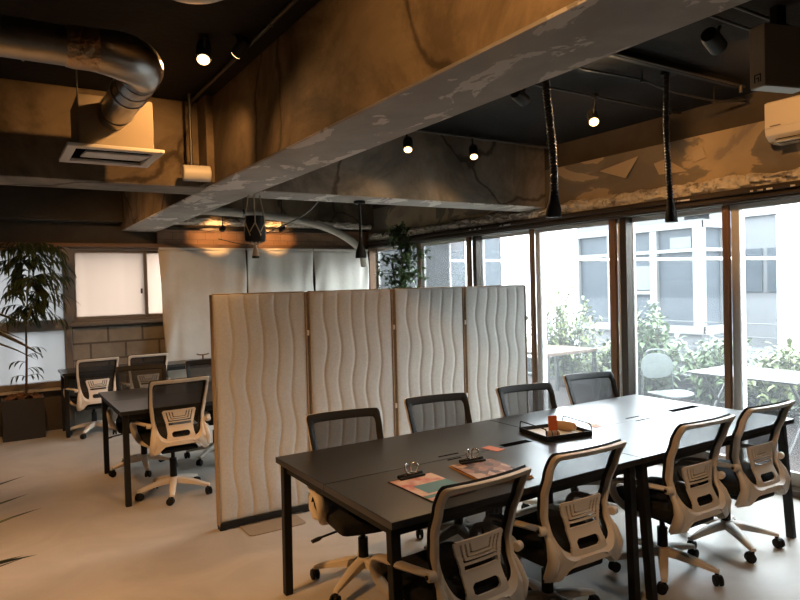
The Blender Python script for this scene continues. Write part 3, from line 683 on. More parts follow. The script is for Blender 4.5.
# ------------------------------------------------------------------ things on the long table
def clipboard(name, x, y, rz, w, l, label, kind):
    t = thing(name, label, 'clipboard', (x, y, T + .0002), R(rz), 'clipboards on the long table'); ps = []
    bm = BM(); bx(bm, (-w / 2, -l / 2, 0), (w / 2, l / 2, .004)); obj('board', bm, M['clipboard'] if kind == 'pink' else M['yellow'], t, None, .001)
    bm = BM(); bx(bm, (-w / 2 + .004, -l / 2 + .004, .004), (w / 2 - .004, l / 2 - .012, .0052 if kind == 'pink' else .010)); obj('printed_sheet' if kind == 'pink' else 'magazine', bm, M['pink'] if kind == 'pink' else M['mosaic'], t, None)
    if kind == 'pink':
        bm = BM(); bx(bm, (-w / 2 + .045, -.075, .0052), (w / 2 - .004, .035, .0056)); o = obj('printed_block', bm, M['teal'], t, None); o['label'] = 'teal printed block'
        bm = BM(); bx(bm, (-w / 2 + .004, -.125, .0052), (w / 2 - .02, -.095, .0055)); o = obj('printed_block', bm, M['teal'], t, None); o['label'] = 'lower teal printed band'
    z = .006 if kind == 'pink' else .0105
    bm = BM(); box(bm, (0, l / 2 - .02, z + .004), (.13, .03, .008)); box(bm, (0, l / 2 - .008, z + .010), (.13, .012, .012), (R(25), 0, 0)); c = obj('clamp', bm, M['black_plastic'], t, None, .003)
    bm = BM()
    for s in (-1, 1):
        tube(bm, spline([(s * .014, l / 2 - .014, z + .012), (s * .028, l / 2 - .022, z + .030), (s * .034, l / 2 - .018, z + .048), (s * .020, l / 2 - .008, z + .058), (s * .008, l / 2 - .002, z + .046), (s * .010, l / 2, z + .018)], 4), .0042, 8)
    cyl(bm, (-.035, l / 2 - .01, z + .014), (.035, l / 2 - .01, z + .014), .006, seg=10); obj('spring_clip', bm, M['silver'], c, 50)
    return t
clipboard('clipboard', 1.511, 2.180, 1, .223, .32, 'dark clipboard with a pink sheet and teal block, nearer the left table end', 'pink')
clipboard('clipboard', 1.837, 2.190, -7, .234, .325, 'mustard clipboard holding a brown printed magazine, right of the pink one', 'brown')
# tray
tr = thing('serving_tray', 'black wire-handled tray in the middle of the long table', 'tray', (2.590, 2.525, T + .0003), R(-10)); w, d = .295, .262
bm = BM(); bx(bm, (-w / 2, -d / 2, 0), (w / 2, d / 2, .005))
for a, b in (((-w / 2, -d / 2, 0), (w / 2, -d / 2 + .005, .026)), ((-w / 2, d / 2 - .005, 0), (w / 2, d / 2, .026)), ((-w / 2, -d / 2, 0), (-w / 2 + .005, d / 2, .026)), ((w / 2 - .005, -d / 2, 0), (w / 2, d / 2, .026))): bx(bm, a, b)
obj('tray_body', bm, M['black_metal'], tr, None, .0015)
bm = BM(); bx(bm, (-w / 2 + .008, -d / 2 + .008, .005), (w / 2 - .008, d / 2 - .008, .0062)); o = obj('paper_liner', bm, M['paper'], tr, None); o['label'] = 'white paper liner'
for s in (-1, 1):
    x = s * (w / 2 - .004); bm = BM()
    tube(bm, spline([(x, -d / 2 + .006, .015), (x, -d / 2 + .006, .045), (x, -d / 2 + .014, .058), (x, -d / 2 + .03, .062), (x, d / 2 - .03, .062), (x, d / 2 - .014, .058), (x, d / 2 - .006, .045), (x, d / 2 - .006, .015)], 4), .0032, 8); obj('handle', bm, M['black_metal'], tr, 60)
cs = thing('card_stand', 'wooden roller card holder with an upright orange card, at the near corner of the tray', 'card holder', (2.505, 2.460, T + .0067), R(-20))
bm = BM(); cyl(bm, (-.035, 0, .018), (.035, 0, .018), .018, seg=20); obj('roller', bm, M['holder'], cs, 40, .003)
bm = BM()
for x in (-.012, .018): cyl(bm, (x, 0, .018), (x + .004, 0, .018), .0186, seg=20)
obj('band', bm, M['black_plastic'], cs, 40)
bm = BM(); box(bm, (.004, .004, .068), (.052, .002, .09), (R(-6), 0, 0)); obj('card', bm, M['orange'], cs, None)
ro = thing('paper_roll', 'tan paper-wrapped roll lying in the black tray', 'roll', (2.665, 2.545, T + .0067), R(-75))
bm = BM(); lathe(bm, [(.008, -.085), (.022, -.075), (.026, -.02), (.026, .05), (.020, .078), (.010, .085)], seg=20); bmesh.ops.rotate(bm, verts=bm.verts[:], matrix=Matrix.Rotation(R(90), 3, 'Y')); bmesh.ops.translate(bm, verts=bm.verts[:], vec=(0, 0, .026)); obj('wrap', bm, M['bread'], ro, 50)
def card(x, y, rz, w, l, m, label):
    bm = BM(); box(bm, (0, 0, .001), (w, l, .002)); o = obj('business_card', bm, m, None, None); o.location = (x, y, T + .0002); o.rotation_euler.z = R(rz); tag(o, label, 'card', 'orange cards on the long table')
card(2.112, 2.487, 8, .06, .105, M['orange'], 'orange card lying flat on the table between the clipboards and the tray')
card(2.909, 2.523, -30, .055, .095, M['orange_pale'], 'pale orange card lying flat on the table right of the tray')
# hanger on the back of the far chair
hg = thing('coat_hanger', 'small brown T-shaped hanger on the dark chair by the curtain', 'hanger', (1.665, 6.118, .872), R(-6))
bm = BM(); cyl(bm, (0, 0, 0), (0, 0, .05), .008, seg=10); obj('post', bm, M['wood_dark'], hg, 50)
bm = BM(); tube(bm, spline([(-.055, 0, .058), (-.03, 0, .050), (0, 0, .048), (.03, 0, .050), (.055, 0, .058)], 4), .006, 8); obj('bar', bm, M['wood_dark'], hg, 50)

# ------------------------------------------------------------------ overhead: duct, vent, conduits, cords
dt = thing('spiral_duct', 'galvanised round air duct with an elbow, entering from the left under the black ceiling', 'duct', (.58, 2.9, 2.5))
L = Vector((.58, 2.9, 2.5))
def dpipe(bm, pts, r, seg=28): tube(bm, [Vector(p) - L for p in pts], r, seg)
bm = BM(); dpipe(bm, [(XL, 2.84, 2.5), (.30, 2.84, 2.5)], .076); obj('straight_run', bm, M['duct'], dt, 40)
bm = BM()
for x in (-1.6, -.9, -.25, .13): dpipe(bm, [(x, 2.84, 2.5), (x + .008, 2.84, 2.5)], .080)
obj('seam_ring', bm, M['duct'], dt, 40)
bm = BM(); dpipe(bm, [(.28, 2.84, 2.5), (.31, 2.84, 2.5), (.36, 2.84, 2.5), (.405, 2.84, 2.5)], [.079, .083, .082, .085]); o = obj('foil_tape', bm, M['tape'], dt, 40); o['label'] = 'crinkled foil tape'
bm = BM(); el = [(.39, 2.84, 2.5)] + [(.40 + .20 * math.sin(a), 3.04 - .20 * math.cos(a), 2.5) for a in [k * PI / 2 / 12 for k in range(13)]] + [(.60, 3.07, 2.5)]
dpipe(bm, el, [.083 + .014 * math.sin(PI * min(1, k / (len(el) - 1) * 1.1)) for k in range(len(el))]); obj('elbow', bm, M['duct'], dt, 60)
bm = BM(); dpipe(bm, [(.60, 3.06, 2.5), (.60, 3.40, 2.5), (.60, 3.86, 2.5)], [.085, .083, .080])
for y in (3.08, 3.20, 3.33, 3.70): dpipe(bm, [(.60, y, 2.5), (.60, y + .008, 2.5)], .088)
obj('vent_branch', bm, M['duct'], dt, 40)
bm = BM()
for x in (-1.2, .02): dpipe(bm, [(x, 2.84, 2.57), (x, 2.84, H)], .004, 6)
obj('hanger_rod', bm, M['dark_metal'], dt, 40)
d2 = thing('spiral_duct', 'galvanised duct crossing the very top edge of the picture', 'duct', (.57, 2.09, 2.56))
bm = BM(); lathe(bm, [(.02, -.10), (.11, -.095), (.17, -.06), (.185, 0), (.185, .275)], (0, 0, .02), 32); obj('drop_boot', bm, M['duct'], d2, 60)
vt = thing('ceiling_vent', 'square grey-white air vent with a buff plenum box, under the round duct', 'vent', (.605, 4.005, 2.3))
bm = BM(); bx(bm, (-.18, -.17, .02), (.205, .20, .30)); obj('plenum_box', bm, M['plenum'], vt, None, .006)
bm = BM(); h = .245
for a, b in (((-h, -h, 0), (h, -h + .06, .02)), ((-h, h - .06, 0), (h, h, .02)), ((-h, -h + .06, 0), (-h + .05, h - .06, .02)), ((h - .05, -h + .06, 0), (h, h - .06, .02))): bx(bm, a, b)
obj('vent_frame', bm, M['vent'], vt, None, .004)
bm = BM(); box(bm, (.02, .01, .012), (.33, .30, .010), (R(5), 0, 0)); obj('vent_flap', bm, M['white_plastic'], vt, None, .003)
bm = BM(); bx(bm, (-.19, -.185, .018), (.19, .185, .022)); obj('vent_throat', bm, M['slot'], vt, None)
bm = BM()
for x in (-.15, .17): cyl(bm, (x, .1, .30), (x, .1, H - 2.3), .005, seg=6)
obj('hanger_rod', bm, M['dark_metal'], vt, 40)
dr = thing('hanging_speaker', 'off white drum hanging from the ceiling on a rod in front of the cross beam', 'speaker', (1.20, 4.42, 2.262))
bm = BM(); cyl(bm, (-.09, 0, .055), (.09, -.02, .055), .054, seg=28); obj('drum', bm, M['white_plastic'], dr, 40, .008)
bm = BM(); cyl(bm, (-.03, 0, .10), (-.03, 0, H - 2.262), .010, seg=10); cyl(bm, (-.03, 0, .10), (-.03, 0, .125), .02, seg=12); obj('rod', bm, M['conduit'], dr, 40)
# tall square lines of conduit under the slab
def conduit(label, pts, r, clips, group='thin conduits under the black ceiling', cat='conduit', name='conduit'):
    t = thing(name, label, cat, pts[0], 0, group); o = Vector(pts[0]); bm = BM(); tube(bm, [Vector(p) - o for p in pts], r, 8); obj('tube', bm, M['conduit'], t, 50)
    for c in clips: c = Vector(c) - o; bm = BM(); box(bm, c + Vector((0, 0, -.002)), (.022, .022, .02)); cyl(bm, c, (c.x, c.y, H - o.z), .005, seg=6); obj('clip', bm, M['conduit'], t, None)
    return t
conduit('grey conduit along the ceiling in front of the grey cross beam', [(1.75, 4.42, 2.80), (4.62, 4.42, 2.80)], .010, [(2.4, 4.42, 2.80), (3.4, 4.42, 2.80), (4.5, 4.42, 2.80)])
conduit('grey conduit along the ceiling passing above the long table, behind the cord nearer the window', [(1.75, 3.08, 2.81), (4.60, 3.08, 2.81)], .009, [(2.6, 3.08, 2.81), (3.6, 3.08, 2.81), (4.5, 3.08, 2.81)])
conduit('sagging thin cable clipped along the ceiling above the cord near the window', spline([(1.75, 2.68, 2.80), (2.6, 2.68, 2.79), (3.2, 2.68, 2.80), (3.55, 2.64, 2.79), (3.75, 2.62, 2.755), (4.0, 2.62, 2.75), (4.3, 2.62, 2.755), (4.62, 2.58, 2.78)], 5), .007, [(2.6, 2.68, 2.79), (3.55, 2.64, 2.79), (4.3, 2.62, 2.75)])
conduit('grey conduit near the top right corner, behind the hanging taupe box', [(1.75, 1.75, 2.82), (4.60, 1.75, 2.82)], .009, [(2.4, 1.75, 2.82), (4.0, 1.75, 2.82)])
conduit('second grey conduit near the top right corner, just beyond the first', [(1.75, 1.86, 2.81), (4.60, 1.86, 2.81)], .008, [(2.2, 1.86, 2.81), (4.0, 1.86, 2.81)])
conduit('grey conduit running along the ceiling beside the orange-lit beam', [(1.20, .2, 2.82), (1.20, 4.55, 2.82)], .010, [(1.20, 1.2, 2.82), (1.20, 3.0, 2.82)])
conduit('thin conduit crossing the ceiling above the round duct', [(XL, 2.55, 2.83), (1.25, 2.55, 2.83)], .008, [(.2, 2.55, 2.83)])
lt = thing('lighting_track', 'twin black and grey ceiling track above the long table, carrying the hanging cord', 'track', (3.1, 2.46, 2.80))
bm = BM(); bx(bm, (-1.3, -.018, 0), (1.22, .018, .05)); obj('rail', bm, M['black_metal'], lt, None, .003)
bm = BM(); tube(bm, [(-1.3, -.03, .006), (1.25, -.03, .006)], .008, 8); cyl(bm, (1.2, -.03, -.04), (1.2, -.03, .006), .012, seg=10); obj('edge_tube', bm, M['conduit'], lt, 50)
# power cords
def power_cord(x, y, z_end, z_top, label, fl=.055, r=.020, sway=.02, seed=0, bell=.13, group='black power cords hanging from above'):
    t = thing('hanging_power_outlet', label, 'power outlet', (x, y, z_end), 0, group); Hc = z_top - z_end
    bm = BM(); n = int(Hc / .0045); pts = []; rr = []
    cx = lambda z: sway * math.sin((z / Hc) * PI * 1.3 + seed) - sway * math.sin(seed)
    for i in range(n + 1):
        z = bell + (Hc - bell) * i / n; pts.append((cx(z), 0, z)); rr.append(r * (1 + .16 * math.sin(i * 2 * PI / 5)))
    tube(bm, pts, rr, 10); obj('coiled_cable', bm, M['cord'], t, 60)
    bm = BM(); q = .012
    for i, (z, a, b) in enumerate([(0, fl, .03), (.015, fl, .03), (.05, fl * .93, .028), (.09, fl * .60, .024), (bell, r * 1.05, r), (bell + .03, r, r)]):
        ring_ = [bm.verts.new((a * math.copysign(abs(math.cos(th)) ** .6, math.cos(th)) + cx(z), b * math.copysign(abs(math.sin(th)) ** .6, math.sin(th)), z)) for th in [2 * PI * k / 16 for k in range(16)]]
        if i:
            for k in range(16): bm.faces.new((prev[k], prev[(k + 1) % 16], ring_[(k + 1) % 16], ring_[k]))
        else: bm.faces.new(ring_[::-1])
        prev = ring_
    bm.faces.new(prev); obj('outlet_head', bm, M['black_plastic'], t, 40)
    bm = BM(); lathe(bm, [(.05, Hc - .025), (.05, Hc - .004), (.03, Hc)], seg=20); obj('ceiling_rose', bm, M['black_plastic'], t, 40)
    return t
power_cord(2.845, 2.75, 1.905, H, 'thick black coiled power cord hanging over the middle of the long table', .052, .022, .03, .6)
power_cord(3.71, 2.56, 1.885, H, 'thick black coiled power cord hanging nearer the window', .040, .018, .02, 2.0)
power_cord(2.655, 4.78, 1.765, 2.25, 'short dark power cord hanging from the grey cross beam before the off white curtain', .046, .011, .0, 0, .145)
# macrame planter
mc = thing('hanging_planter', 'black pot in a knotted cord hanger with a tassel, under the beam crossing', 'planter', (1.745, 4.82, 1.765))
bm = BM(); lathe(bm, [(.064, .125), (.077, .135), (.081, .18), (.078, .31), (.074, .325), (.066, .326), (.064, .31)], seg=28); obj('pot', bm, M['black_plastic'], mc, 40)
bm = BM()
for k in range(6):
    a = k * PI / 3 + .2; a2 = a + PI / 6; c, s = math.cos(a), math.sin(a)
    tube(bm, [(.050 * c, .050 * s, .486), (.082 * c, .082 * s, .32), (.083 * c, .083 * s, .27), (.08 * math.cos(a2), .08 * math.sin(a2), .18), (.055 * math.cos(a2), .055 * math.sin(a2), .118), (0, 0, .10)], .0045, 6)
    tube(bm, [(.083 * c, .083 * s, .27), (.08 * math.cos(a - PI / 6), .08 * math.sin(a - PI / 6), .20)], .0045, 6)
    tube(bm, [(.050 * c, .050 * s, .47), (.045 * c, .045 * s, .486)], .004, 6)
obj('cord_net', bm, M['cotton'], mc, 60)
bm = BM(); lathe(bm, [(.010, .125), (.016, .11), (.012, .09), (.020, .06), (.028, .02), (.028, .015)], seg=14); obj('tassel', bm, M['cotton'], mc, 50)
bm = BM(); lathe(bm, [(.022, 0), (.030, .004), (.029, .018), (.02, .02)], seg=14); o = obj('tassel_tip', bm, M['black_plastic'], mc, 50); o['label'] = 'black tassel end'
# curved pipe
pp = thing('curved_pipe', 'off white bent pipe arching down to the curtain under the cross beam', 'pipe', (2.4, 7.45, 2.0))
pts = spline([(1.76, 7.45, 2.445), (2.2, 7.45, 2.44), (2.6, 7.45, 2.425), (2.95, 7.45, 2.40), (3.35, 7.45, 2.35), (3.70, 7.45, 2.265), (3.98, 7.45, 2.13), (4.16, 7.48, 1.98), (4.24, 7.55, 1.80)], 6)
bm = BM(); tube(bm, [Vector(p) - Vector((2.4, 7.45, 2.0)) for p in pts], .047, 16); obj('pipe_run', bm, M['pipe'], pp, 60)
bm = BM()
for x, z in ((1.95, 2.443), (2.55, 2.427)): cyl(bm, (x - 2.4, 0, z - 2.0 + .045), (x - 2.4, 0, H - 2.0), .006, seg=6); tube(bm, [(x - 2.4 - .012, 0, z - 2.0), (x - 2.4 + .012, 0, z - 2.0)], .051, 16)
obj('pipe_hanger', bm, M['dark_metal'], pp, 40)
pc = thing('black_cable', 'thin black cable drooping from the cross beam to the curtain rail', 'cable', (2.6, 6.6, 2.2))
bm = BM(); tube(bm, spline([(-.25, -1.66, .05), (-.19, -1.2, -.02), (-.16, -.4, -.08), (-.10, .3, -.10), (.0, .9, -.14), (-.2, 1.34, -.04)], 6), .006, 6); obj('cable_run', bm, M['cord'], pc, 60)
bm = BM(); bx(bm, (1.72, D - .24, 2.262), (4.1, D - .222, 2.29)); struct('trim_21', bm, M['bronze'], smooth=None)
# air conditioner and hanging box
ac = thing('air_conditioner', 'cream wall air conditioner on the window lintel at the right edge', 'air conditioner', (W - .035, 1.95, 2.42))
prof = [(0, 0), (-.10, 0), (-.16, .012), (-.20, .045), (-.21, .09), (-.20, .255), (-.185, .275), (0, .275)]
bm = BM(); a = [bm.verts.new((x, -.41, z)) for x, z in prof]; b = [bm.verts.new((x, .41, z)) for x, z in prof]; bm.faces.new(a); bm.faces.new(b[::-1])
for k in range(len(prof)): bm.faces.new((a[k], a[(k + 1) % len(prof)], b[(k + 1) % len(prof)], b[k]))
obj('body', bm, M['ac'], ac, 30, .006)
bm = BM(); bx(bm, (-.2165, -.405, .09), (-.203, .405, .262)); obj('front_panel', bm, M['ac'], ac, None, .005)
bm = BM(); box(bm, (-.158, 0, .010), (.075, .70, .006), (0, R(-22), 0)); f = obj('louvre', bm, M['white_plastic'], ac, None, .002)
bm = BM()
for sx in (-.028, .028): box(bm, (-.158 + sx * math.cos(R(22)) , 0, .0065 - sx * math.sin(R(22))), (.006, .70, .004), (0, R(-22), 0))
for y in (-.35, .35): box(bm, (-.158, y, .0065), (.06, .006, .004), (0, R(-22), 0))
obj('louvre_gap', bm, M['slot'], f, None)
bm = BM(); bx(bm, (-.2175, .30, .100), (-.2160, .37, .106)); o = obj('badge', bm, M['dark_metal'], ac, None); o['label'] = 'small dark maker badge'
hb = thing('hanging_box', 'taupe metal box with a white underside, hung from the ceiling at the upper right', 'box', (3.33, 1.69, 2.45), R(-15))
bm = BM(); bx(bm, (-.135, -.045, 0), (.135, .045, .295)); obj('casing', bm, M['taupe_box'], hb, None, .004)
bm = BM(); bx(bm, (-.133, -.043, -.006), (.133, .043, 0)); o = obj('bottom_cover', bm, M['white_plastic'], hb, None, .002); o['label'] = 'white bottom cover'
bm = BM(); bx(bm, (-.03, -.02, .295), (.03, .02, H - 2.45)); obj('bracket', bm, M['black_metal'], hb, None, .002)
bm = BM()
for y0, y1, z0, z1 in ((-.022, .018, .055, .060), (-.022, -.016, .020, .055), (.012, .018, .020, .055), (-.010, .006, .038, .043), (-.010, -.005, .02, .038)): bx(bm, (-.1362, y0, z0), (-.1348, y1, z1))
obj('emblem', bm, M['black_plastic'], hb, None)

# ------------------------------------------------------------------ spotlights
def spotlight(p, aim, power, size, label, mount, blend=.5, scale=1.0, col=(1, .50, .17), soft=.035, group='track spotlights'):
    p, aim = Vector(p), Vector(aim); d = (aim - p).normalized()
    t = thing('spotlight', label, 'spotlight', p, 0, group); q = d.to_track_quat('-Z', 'Y')
    bm = BM(); s = scale
    prof = [(.036, .0), (.040, .004), (.040, .10), (.034, .125), (.012, .13)]
    rings = lathe(bm, [(r * s, z * s) for r, z in prof], seg=22); bmesh.ops.rotate(bm, verts=bm.verts[:], matrix=q.to_matrix()); o = obj('lamp_housing', bm, M['black_metal'], t, 40)
    bm = BM(); lathe(bm, [(.033 * s, -.0035), (.020 * s, -.006), (.004 * s, -.007)], seg=22); bmesh.ops.rotate(bm, verts=bm.verts[:], matrix=q.to_matrix()); obj('lit_lens', bm, M['lamp'], t, 40)
    m = Vector(mount) - p; e = -d * .06 * s; bm = BM(); tube(bm, [e, (e.x * .5 + m.x * .5, e.y * .5 + m.y * .5, m.z * .5), m], .008, 8); cyl(bm, m, (m.x, m.y, m.z + min(.02, H - mount[2])), .022, seg=12); obj('stem', bm, M['black_metal'], t, 50)
    l = bpy.data.lights.new('spot_beam', 'SPOT'); l.energy = power; l.color = col; l.spot_size = R(size); l.spot_blend = blend; l.shadow_soft_size = soft
    lo = bpy.data.objects.new('spot_beam', l); COL.objects.link(lo); lo.location = p + d * .02; lo.rotation_mode = 'QUATERNION'; lo.rotation_quaternion = q
    return t
spotlight((.98, 3.40, 2.735), (.72, 2.75, 1.75), 22, 140, 'lit spotlight under the black ceiling left of the orange-lit beam', (.98, 3.36, H), .6)
spotlight((2.909, 4.40, 2.63), (2.42, 3.72, 1.55), 28, 148, 'lit spotlight on the conduit before the cross beam, left one of the pair', (2.909, 4.42, 2.80), .8, col=(1, .60, .28))
spotlight((3.597, 4.40, 2.63), (3.10, 3.72, 1.55), 28, 148, 'lit spotlight on the conduit before the cross beam, right one of the pair', (3.597, 4.42, 2.80), .8, col=(1, .60, .28))
spotlight((3.626, 3.10, 2.64), (2.9, 2.3, 1.7), 30, 140, 'lit spotlight above the far end of the table, left of the window cord', (3.626, 3.08, 2.81), .8, col=(1, .66, .36))
spotlight((2.97, 3.10, 2.70), (4.6, 3.6, 2.30), 45, 75, 'black spotlight seen from behind, close to the big beam, turned to the window lintel', (2.97, 3.08, 2.81), .7)
spotlight((3.30, 1.98, 2.74), (4.62, 2.25, 2.40), 48, 75, 'black spotlight seen from behind near the hanging taupe box', (3.30, 1.97, H), .7, 1.15)
spotlight((2.36, 7.66, 2.25), (2.40, 8.2, 2.19), 16, 80, 'small black spotlight washing the reddish ledge above the curtain, left one', (2.36, 7.62, H), .4, .8)
spotlight((3.12, 7.68, 2.27), (3.16, 8.2, 2.19), 15, 80, 'small black spotlight washing the reddish ledge above the curtain, half hidden by the pipe', (3.12, 7.64, H), .4, .8)
spotlight((.55, .85, 2.72), (1.32, 1.45, 2.35), 110, 90, 'spotlight beside the big beam above the camera, washing its side orange', (.55, .85, H), .8)
spotlight((-1.25, 2.5, 2.70), (-.05, 3.3, 0), 400, 84, 'spotlight on the left of the room shining down on the open floor', (-1.25, 2.5, H), .95)
spotlight((.10, 5.60, 2.70), (1.25, 7.3, .5), 135, 100, 'spotlight over the back room beyond the left cross beam', (.10, 5.60, H), .7)

spotlight((1.13, 3.32, 2.76), (.70, 4.45, 1.98), 75, 92, 'added small black spotlight beside the lit one, washing the left cross beam', (1.13, 3.30, H), .6, .8)  # added fixture: carries the wash on the left cross beam for the lit spotlight
spotlight((2.5, .55, 2.72), (2.4, 2.0, .55), 36, 90, 'added unseen spotlight above the camera, brightening the chairs along the near side', (2.5, .55, H), .8, col=(1, .80, .60))  # unseen fixture added to brighten the near chair backs
# ------------------------------------------------------------------ plants indoors
def blades(bm, base, n, seed, L, w, spread, droop, up=(.2, .9)):
    rnd = random.Random(seed)
    for k in range(n):
        a = k * 2.4 + rnd.uniform(-.3, .3); z = rnd.uniform(*up); d = Vector((math.cos(a) * spread, math.sin(a) * spread, z)); leaf(bm, base, d, L * rnd.uniform(.7, 1.1), w * rnd.uniform(.8, 1.15), droop, n=6)
pl = thing('potted_plant', 'tall feathery dark-leaved plant in a dark square planter, by the frosted window', 'plant', (.245, 8.01, 0)); rnd = random.Random(11)
bm = BM(); h = .178
bx(bm, (-.195, -.165, 0), (.195, .165, .40))
for a, b in (((-.195, -.165, .40), (.195, -.150, .43)), ((-.195, .150, .40), (.195, .165, .43)), ((-.195, -.150, .40), (-.18, .150, .43)), ((.18, -.150, .40), (.195, .150, .43))): bx(bm, a, b)
obj('planter_box', bm, M['planter'], pl, None)
bm = BM(); n = 12; V = [[bm.verts.new((-.18 + .36 * i / n, -.15 + .30 * j / n, .415 + .07 * max(0, noise.noise((i * .45, j * .45, 2)) + .25) * math.sin(PI * i / n) ** .5 + .02 * rnd.random())) for j in range(n + 1)] for i in range(n + 1)]
for i in range(n):
    for j in range(n): bm.faces.new((V[i][j], V[i + 1][j], V[i + 1][j + 1], V[i][j + 1]))
obj('bark_mulch', bm, M['soil'], pl, 20)
stem = spline([(.03, -.02, .40), (.05, -.03, .8), (.06, -.05, 1.25), (.10, -.08, 1.7), (.11, -.10, 2.12)], 6)
bm = BM(); tube(bm, stem, [.013 - .007 * k / (len(stem) - 1) for k in range(len(stem))], 8); fol = BM()
def spray(p, d, L, nleaf, seed, lw=.023, ll=.18):
    r2 = random.Random(seed); d = Vector(d).normalized(); pts = [Vector(p)]; dd = d.copy()
    for k in range(7): pts.append(pts[-1] + dd * L / 7); dd = (dd + Vector((0, 0, -.16))).normalized()
    tube(bm, pts, [.004 - .0004 * k for k in range(8)], 5)
    for k in range(nleaf):
        t = .15 + .85 * k / nleaf; i = min(6, int(t * 7)); q = pts[i].lerp(pts[i + 1], t * 7 - i); ax = (pts[i + 1] - pts[i]).normalized(); s = ax.cross(Vector((0, 0, 1))).normalized() * (1 if k % 2 else -1)
        leaf(fol, q, ax * .6 + s * r2.uniform(.4, 1) + Vector((0, 0, r2.uniform(-.75, -.05))), ll * r2.uniform(.6, 1.25), lw * r2.uniform(.8, 1.2), r2.uniform(.3, .8), n=4)
for k in range(72):
    z = rnd.uniform(1.35, 2.12); i = min(len(stem) - 2, int((z - .4) / 1.72 * (len(stem) - 1))); a = rnd.uniform(0, 2 * PI)
    d = Vector((math.cos(a), math.sin(a) * .55 - .25, rnd.uniform(.0, .6))); Ls = rnd.uniform(.22, .46)
    if math.sin(a) > .2: Ls *= .35
    spray(stem[i], d, Ls, rnd.randint(9, 15), k)
for k, (z, a) in enumerate(((.78, .1), (.84, 2.9), (.70, -.6), (.95, .5), (.74, 3.6), (1.02, -.2))): i = int((z - .4) / 1.72 * (len(stem) - 1)); spray(stem[i], (math.cos(a), math.sin(a) * .4 - .1, .5), .16, 5, 90 + k, .02, .10)
obj('stem', bm, M['stem'], pl, 60); obj('foliage', fol, M['leaf_dark'], pl, None)
# broad-leaved plant just left of the camera's view, leaves reaching in
dp = thing('potted_plant', 'dark strap-leaved plant whose leaves reach in from the left edge', 'plant', (-.42, 2.25, 0)); rnd = random.Random(5)
bm = BM(); lathe(bm, [(.11, 0), (.15, .02), (.17, .30), (.165, .31), (.15, .305), (.148, .27)], seg=28); obj('pot', bm, M['planter'], dp, 40)
bm = BM(); lathe(bm, [(.148, .26), (.10, .275), (.02, .28)], seg=20); obj('bark_mulch', bm, M['soil'], dp, 40)
bm = BM(); tube(bm, spline([(0, 0, .26), (.02, 0, .7), (.0, .02, 1.2), (.03, 0, 1.5)], 5), .018, 10); tube(bm, spline([(-.04, .03, .26), (.0, .03, .5), (.04, .02, .72)], 5), .014, 8); obj('stem', bm, M['stem'], dp, 60)
bm = BM()
for tgt, z0, w in (((.455, -.05, .955), .78, .030), ((.462, -.02, .892), .72, .034), ((.492, .0, .84), .68, .030), ((.475, -.05, .715), .62, .032), ((.445, .02, .69), .60, .036), ((.452, -.03, .705), .56, .02)):
    p = Vector((.03, 0, z0)); q = Vector(tgt); d = q - p + Vector((0, 0, .12)); leaf(bm, p, d, (q - p).length * 1.10, w * 1.2, .22, n=7)
blades(bm, (.02, .0, .72), 14, 3, .36, .036, .6, .5, (.3, 1)); blades(bm, (.03, 0, 1.5), 12, 4, .38, .05, .5, .6, (.4, 1.1))
for tgt, z0, w in (((.49, .0, 1.352), 1.5, .075), ((.475, .05, 1.33), 1.44, .045), ((.45, .08, 1.38), 1.46, .04), ((.46, -.05, 1.43), 1.5, .05)):
    p = Vector((.03, 0, z0)); q = Vector(tgt); leaf(bm, p, (q - p) + Vector((0, 0, .16)), (q - p).length * 1.16, w * 1.25, .40, n=8)
obj('foliage', bm, M['leaf_dark'], dp, None)
# leafy tree behind the screens
ft = thing('potted_tree', 'tall slender green tree standing behind the screens at the corner of the glazing', 'plant', (4.14, 6.52, 0)); rnd = random.Random(21)
bm = BM(); lathe(bm, [(.12, 0), (.15, .02), (.18, .34), (.172, .35), (.155, .345), (.15, .31)], seg=28); obj('pot', bm, M['planter'], ft, 40)
bm = BM(); lathe(bm, [(.152, .30), (.08, .315), (.02, .32)], seg=20); obj('soil', bm, M['soil'], ft, 40)
bm = BM(); fol = BM(); tr_ = spline([(0, 0, .3), (.03, -.02, .9), (.0, 0, 1.4), (.04, -.02, 1.8), (-.02, 0, 2.26)], 5); tube(bm, tr_, [.018 - .012 * k / (len(tr_) - 1) for k in range(len(tr_))], 8)
for k in range(95):
    z = rnd.uniform(1.3, 2.25); i = min(len(tr_) - 2, int((z - .3) / 1.96 * (len(tr_) - 1))); a = rnd.uniform(0, 2 * PI); Ls = rnd.uniform(.10, .34) * (1 if z < 1.9 else .5)
    pts = [tr_[i]]; dd = Vector((math.cos(a), math.sin(a), rnd.uniform(-.1, .9))).normalized()
    for j in range(5): pts.append(pts[-1] + dd * Ls / 5); dd = (dd + Vector((0, 0, -.1))).normalized()
    tube(bm, pts, .003, 5)
    for j in range(11):
        q = pts[min(5, 1 + j // 2)]; leaf(fol, q, (rnd.uniform(-1, 1), rnd.uniform(-1, 1), rnd.uniform(-.8, .5)), rnd.uniform(.055, .095), rnd.uniform(.026, .042), .4, n=3)
obj('trunk', bm, M['stem'], ft, 60); obj('foliage', fol, M['leaf_mid'], ft, None)

